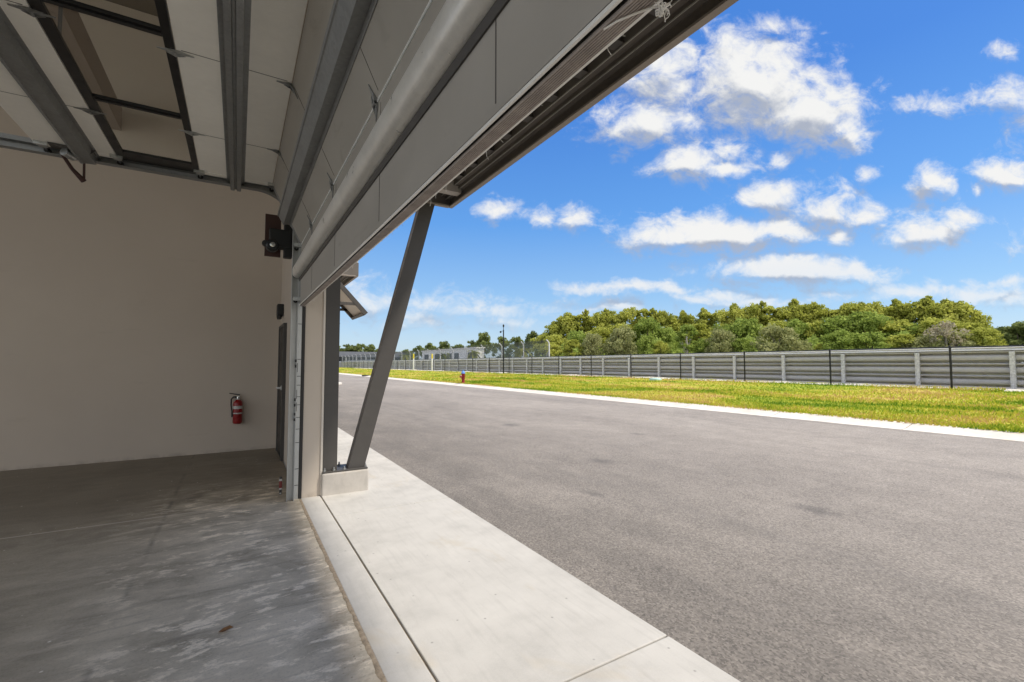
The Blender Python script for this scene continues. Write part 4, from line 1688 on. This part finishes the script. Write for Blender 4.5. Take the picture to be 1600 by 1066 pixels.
for (key, u, v, w_) in (('yellow', 866, 522, 46), ('green', 900, 518, 50), ('yellow', 938, 510, 52), ('green', 1012, 498, 62), ('yellow', 972, 506, 54), ('green', 1040, 512, 50), ('yellow', 1092, 505, 50),
                        ('green', 1130, 508, 54), ('green', 1164, 497, 58), ('yellow', 1212, 500, 52), ('green', 1246, 500, 54), ('yellow', 1276, 502, 46), ('green', 1306, 497, 66), ('green', 1346, 489, 72),
                        ('yellow', 1392, 500, 60), ('green', 1424, 506, 54), ('yellow', 1462, 498, 62), ('yellow', 1504, 504, 56)):
    tree(key, u, v, w_ * 1.15, 104, GW)
for (key, u, v, w_) in (('yellow', 862, 534, 40), ('yellow', 894, 530, 40), ('olive', 926, 522, 44), ('olive', 972, 512, 62), ('green', 1010, 524, 38), ('yellow', 1032, 532, 34), ('birch', 1072, 507, 42), ('green', 1098, 530, 34),
                        ('olive', 1124, 515, 50), ('green', 1160, 528, 40), ('olive', 1216, 511, 76), ('yellow', 1282, 536, 24), ('green', 1318, 516, 60), ('green', 1362, 520, 56), ('yellow', 1408, 522, 46),
                        ('olive', 1440, 526, 44), ('bare', 1478, 502, 52), ('olive', 1500, 520, 50), ('yellow', 1535, 513, 40)):
    tree(key, u, v, w_ * 1.12, 86, GW)
GD = 'distant trees along the track'
for (u, v, w_, D) in ((1552, 512, 34, 120), (1590, 503, 44, 115), (1630, 498, 60, 118), (1690, 490, 80, 118), (1760, 495, 90, 118),
                      (832, 517, 26, 150), (808, 526, 34, 155), (784, 526, 30, 160), (756, 519, 34, 165), (738, 532, 30, 170), (716, 538, 34, 175), (694, 533, 30, 185), (672, 536, 30, 190),
                      (655, 540, 24, 200), (636, 546, 24, 205), (618, 550, 28, 230), (596, 548, 26, 260), (580, 538, 26, 235), (562, 537, 30, 230), (543, 538, 28, 230), (528, 540, 28, 228), (500, 538, 34, 228)):
    tree('far', u, v, w_ * 1.2, D, GD)
ORD = ['leftmost', 'second from left', 'third from left', 'fourth from left', 'fifth from left', 'sixth from left', 'seventh from left', 'eighth from left', 'ninth from left', 'tenth from left',
       'eleventh from left', 'twelfth from left', 'thirteenth from left', 'fourteenth from left']
for (key, row, where), lst in seen.items():
    lst.sort(key=lambda a: a[0])
    for k, (px, t) in enumerate(lst):
        base_ = ' '.join(x for x in (LOOK[key], row, where) if x)
        if len(lst) > 1:
            base_ += ', ' + ORD[k]
        t['label'] = base_
# palms beyond the catch fence
def palm_mesh(seed):
    r_ = random.Random(seed)
    vv, ff = [], []
    for k in range(26):
        a = r_.random() * 6.28
        up = r_.uniform(-.3, 1.0)
        L_ = r_.uniform(1.3, 1.9)
        prev = None
        for s_ in range(6):
            t = s_ / 5
            rr = L_ * t
            z = 3.2 + up * rr - 1.0 * t * t * L_
            wv = .28 * math.sin(math.pi * (.12 + .85 * t))
            c = Vector((math.cos(a) * rr, math.sin(a) * rr, z))
            sd = Vector((-math.sin(a), math.cos(a), 0)) * wv
            b = len(vv)
            vv += [tuple(c - sd + Vector((0, 0, -.1 * wv))), tuple(c + sd)]
            if prev is not None:
                ff.append((prev, prev + 1, b + 1, b))
            prev = b
    return vv, ff


for k, (u, v, D, lab) in enumerate(((813, 540, 74, 'small yellow palm behind the catch fence nearest its end post'), (741, 545, 110, 'small palm in front of the white building, right end'),
                                    (692, 549, 120, 'small palm in front of the white building, middle'), (634, 552, 150, 'small palm left of the white building'))):
    d = ray(u, v)
    d = d / math.hypot(d.x, d.y)
    top = Vector((0, 0, H)) + d * D
    t = thing('palm_tree', lab, 'palm', (top.x, top.y, .05), 'small palms beyond the track')
    s_ = (top.z) / 3.9
    t.scale = (s_, s_, s_)
    m = MB()
    m.v, m.f = palm_mesh(k + 30)
    me = bpy.data.meshes.new('crown')
    me.from_pydata(m.v, [], m.f)
    me.materials.append(M['leaf_palm'])
    o = bpy.data.objects.new('crown', me)
    COL.objects.link(o)
    o.parent = t
    m = MB()
    m.tube([(0, 0, -.1), (.05, 0, 1.6), (0, 0, 3.25)], [.2, .16, .13], 8)
    m.build('trunk', M['trunk'], t)
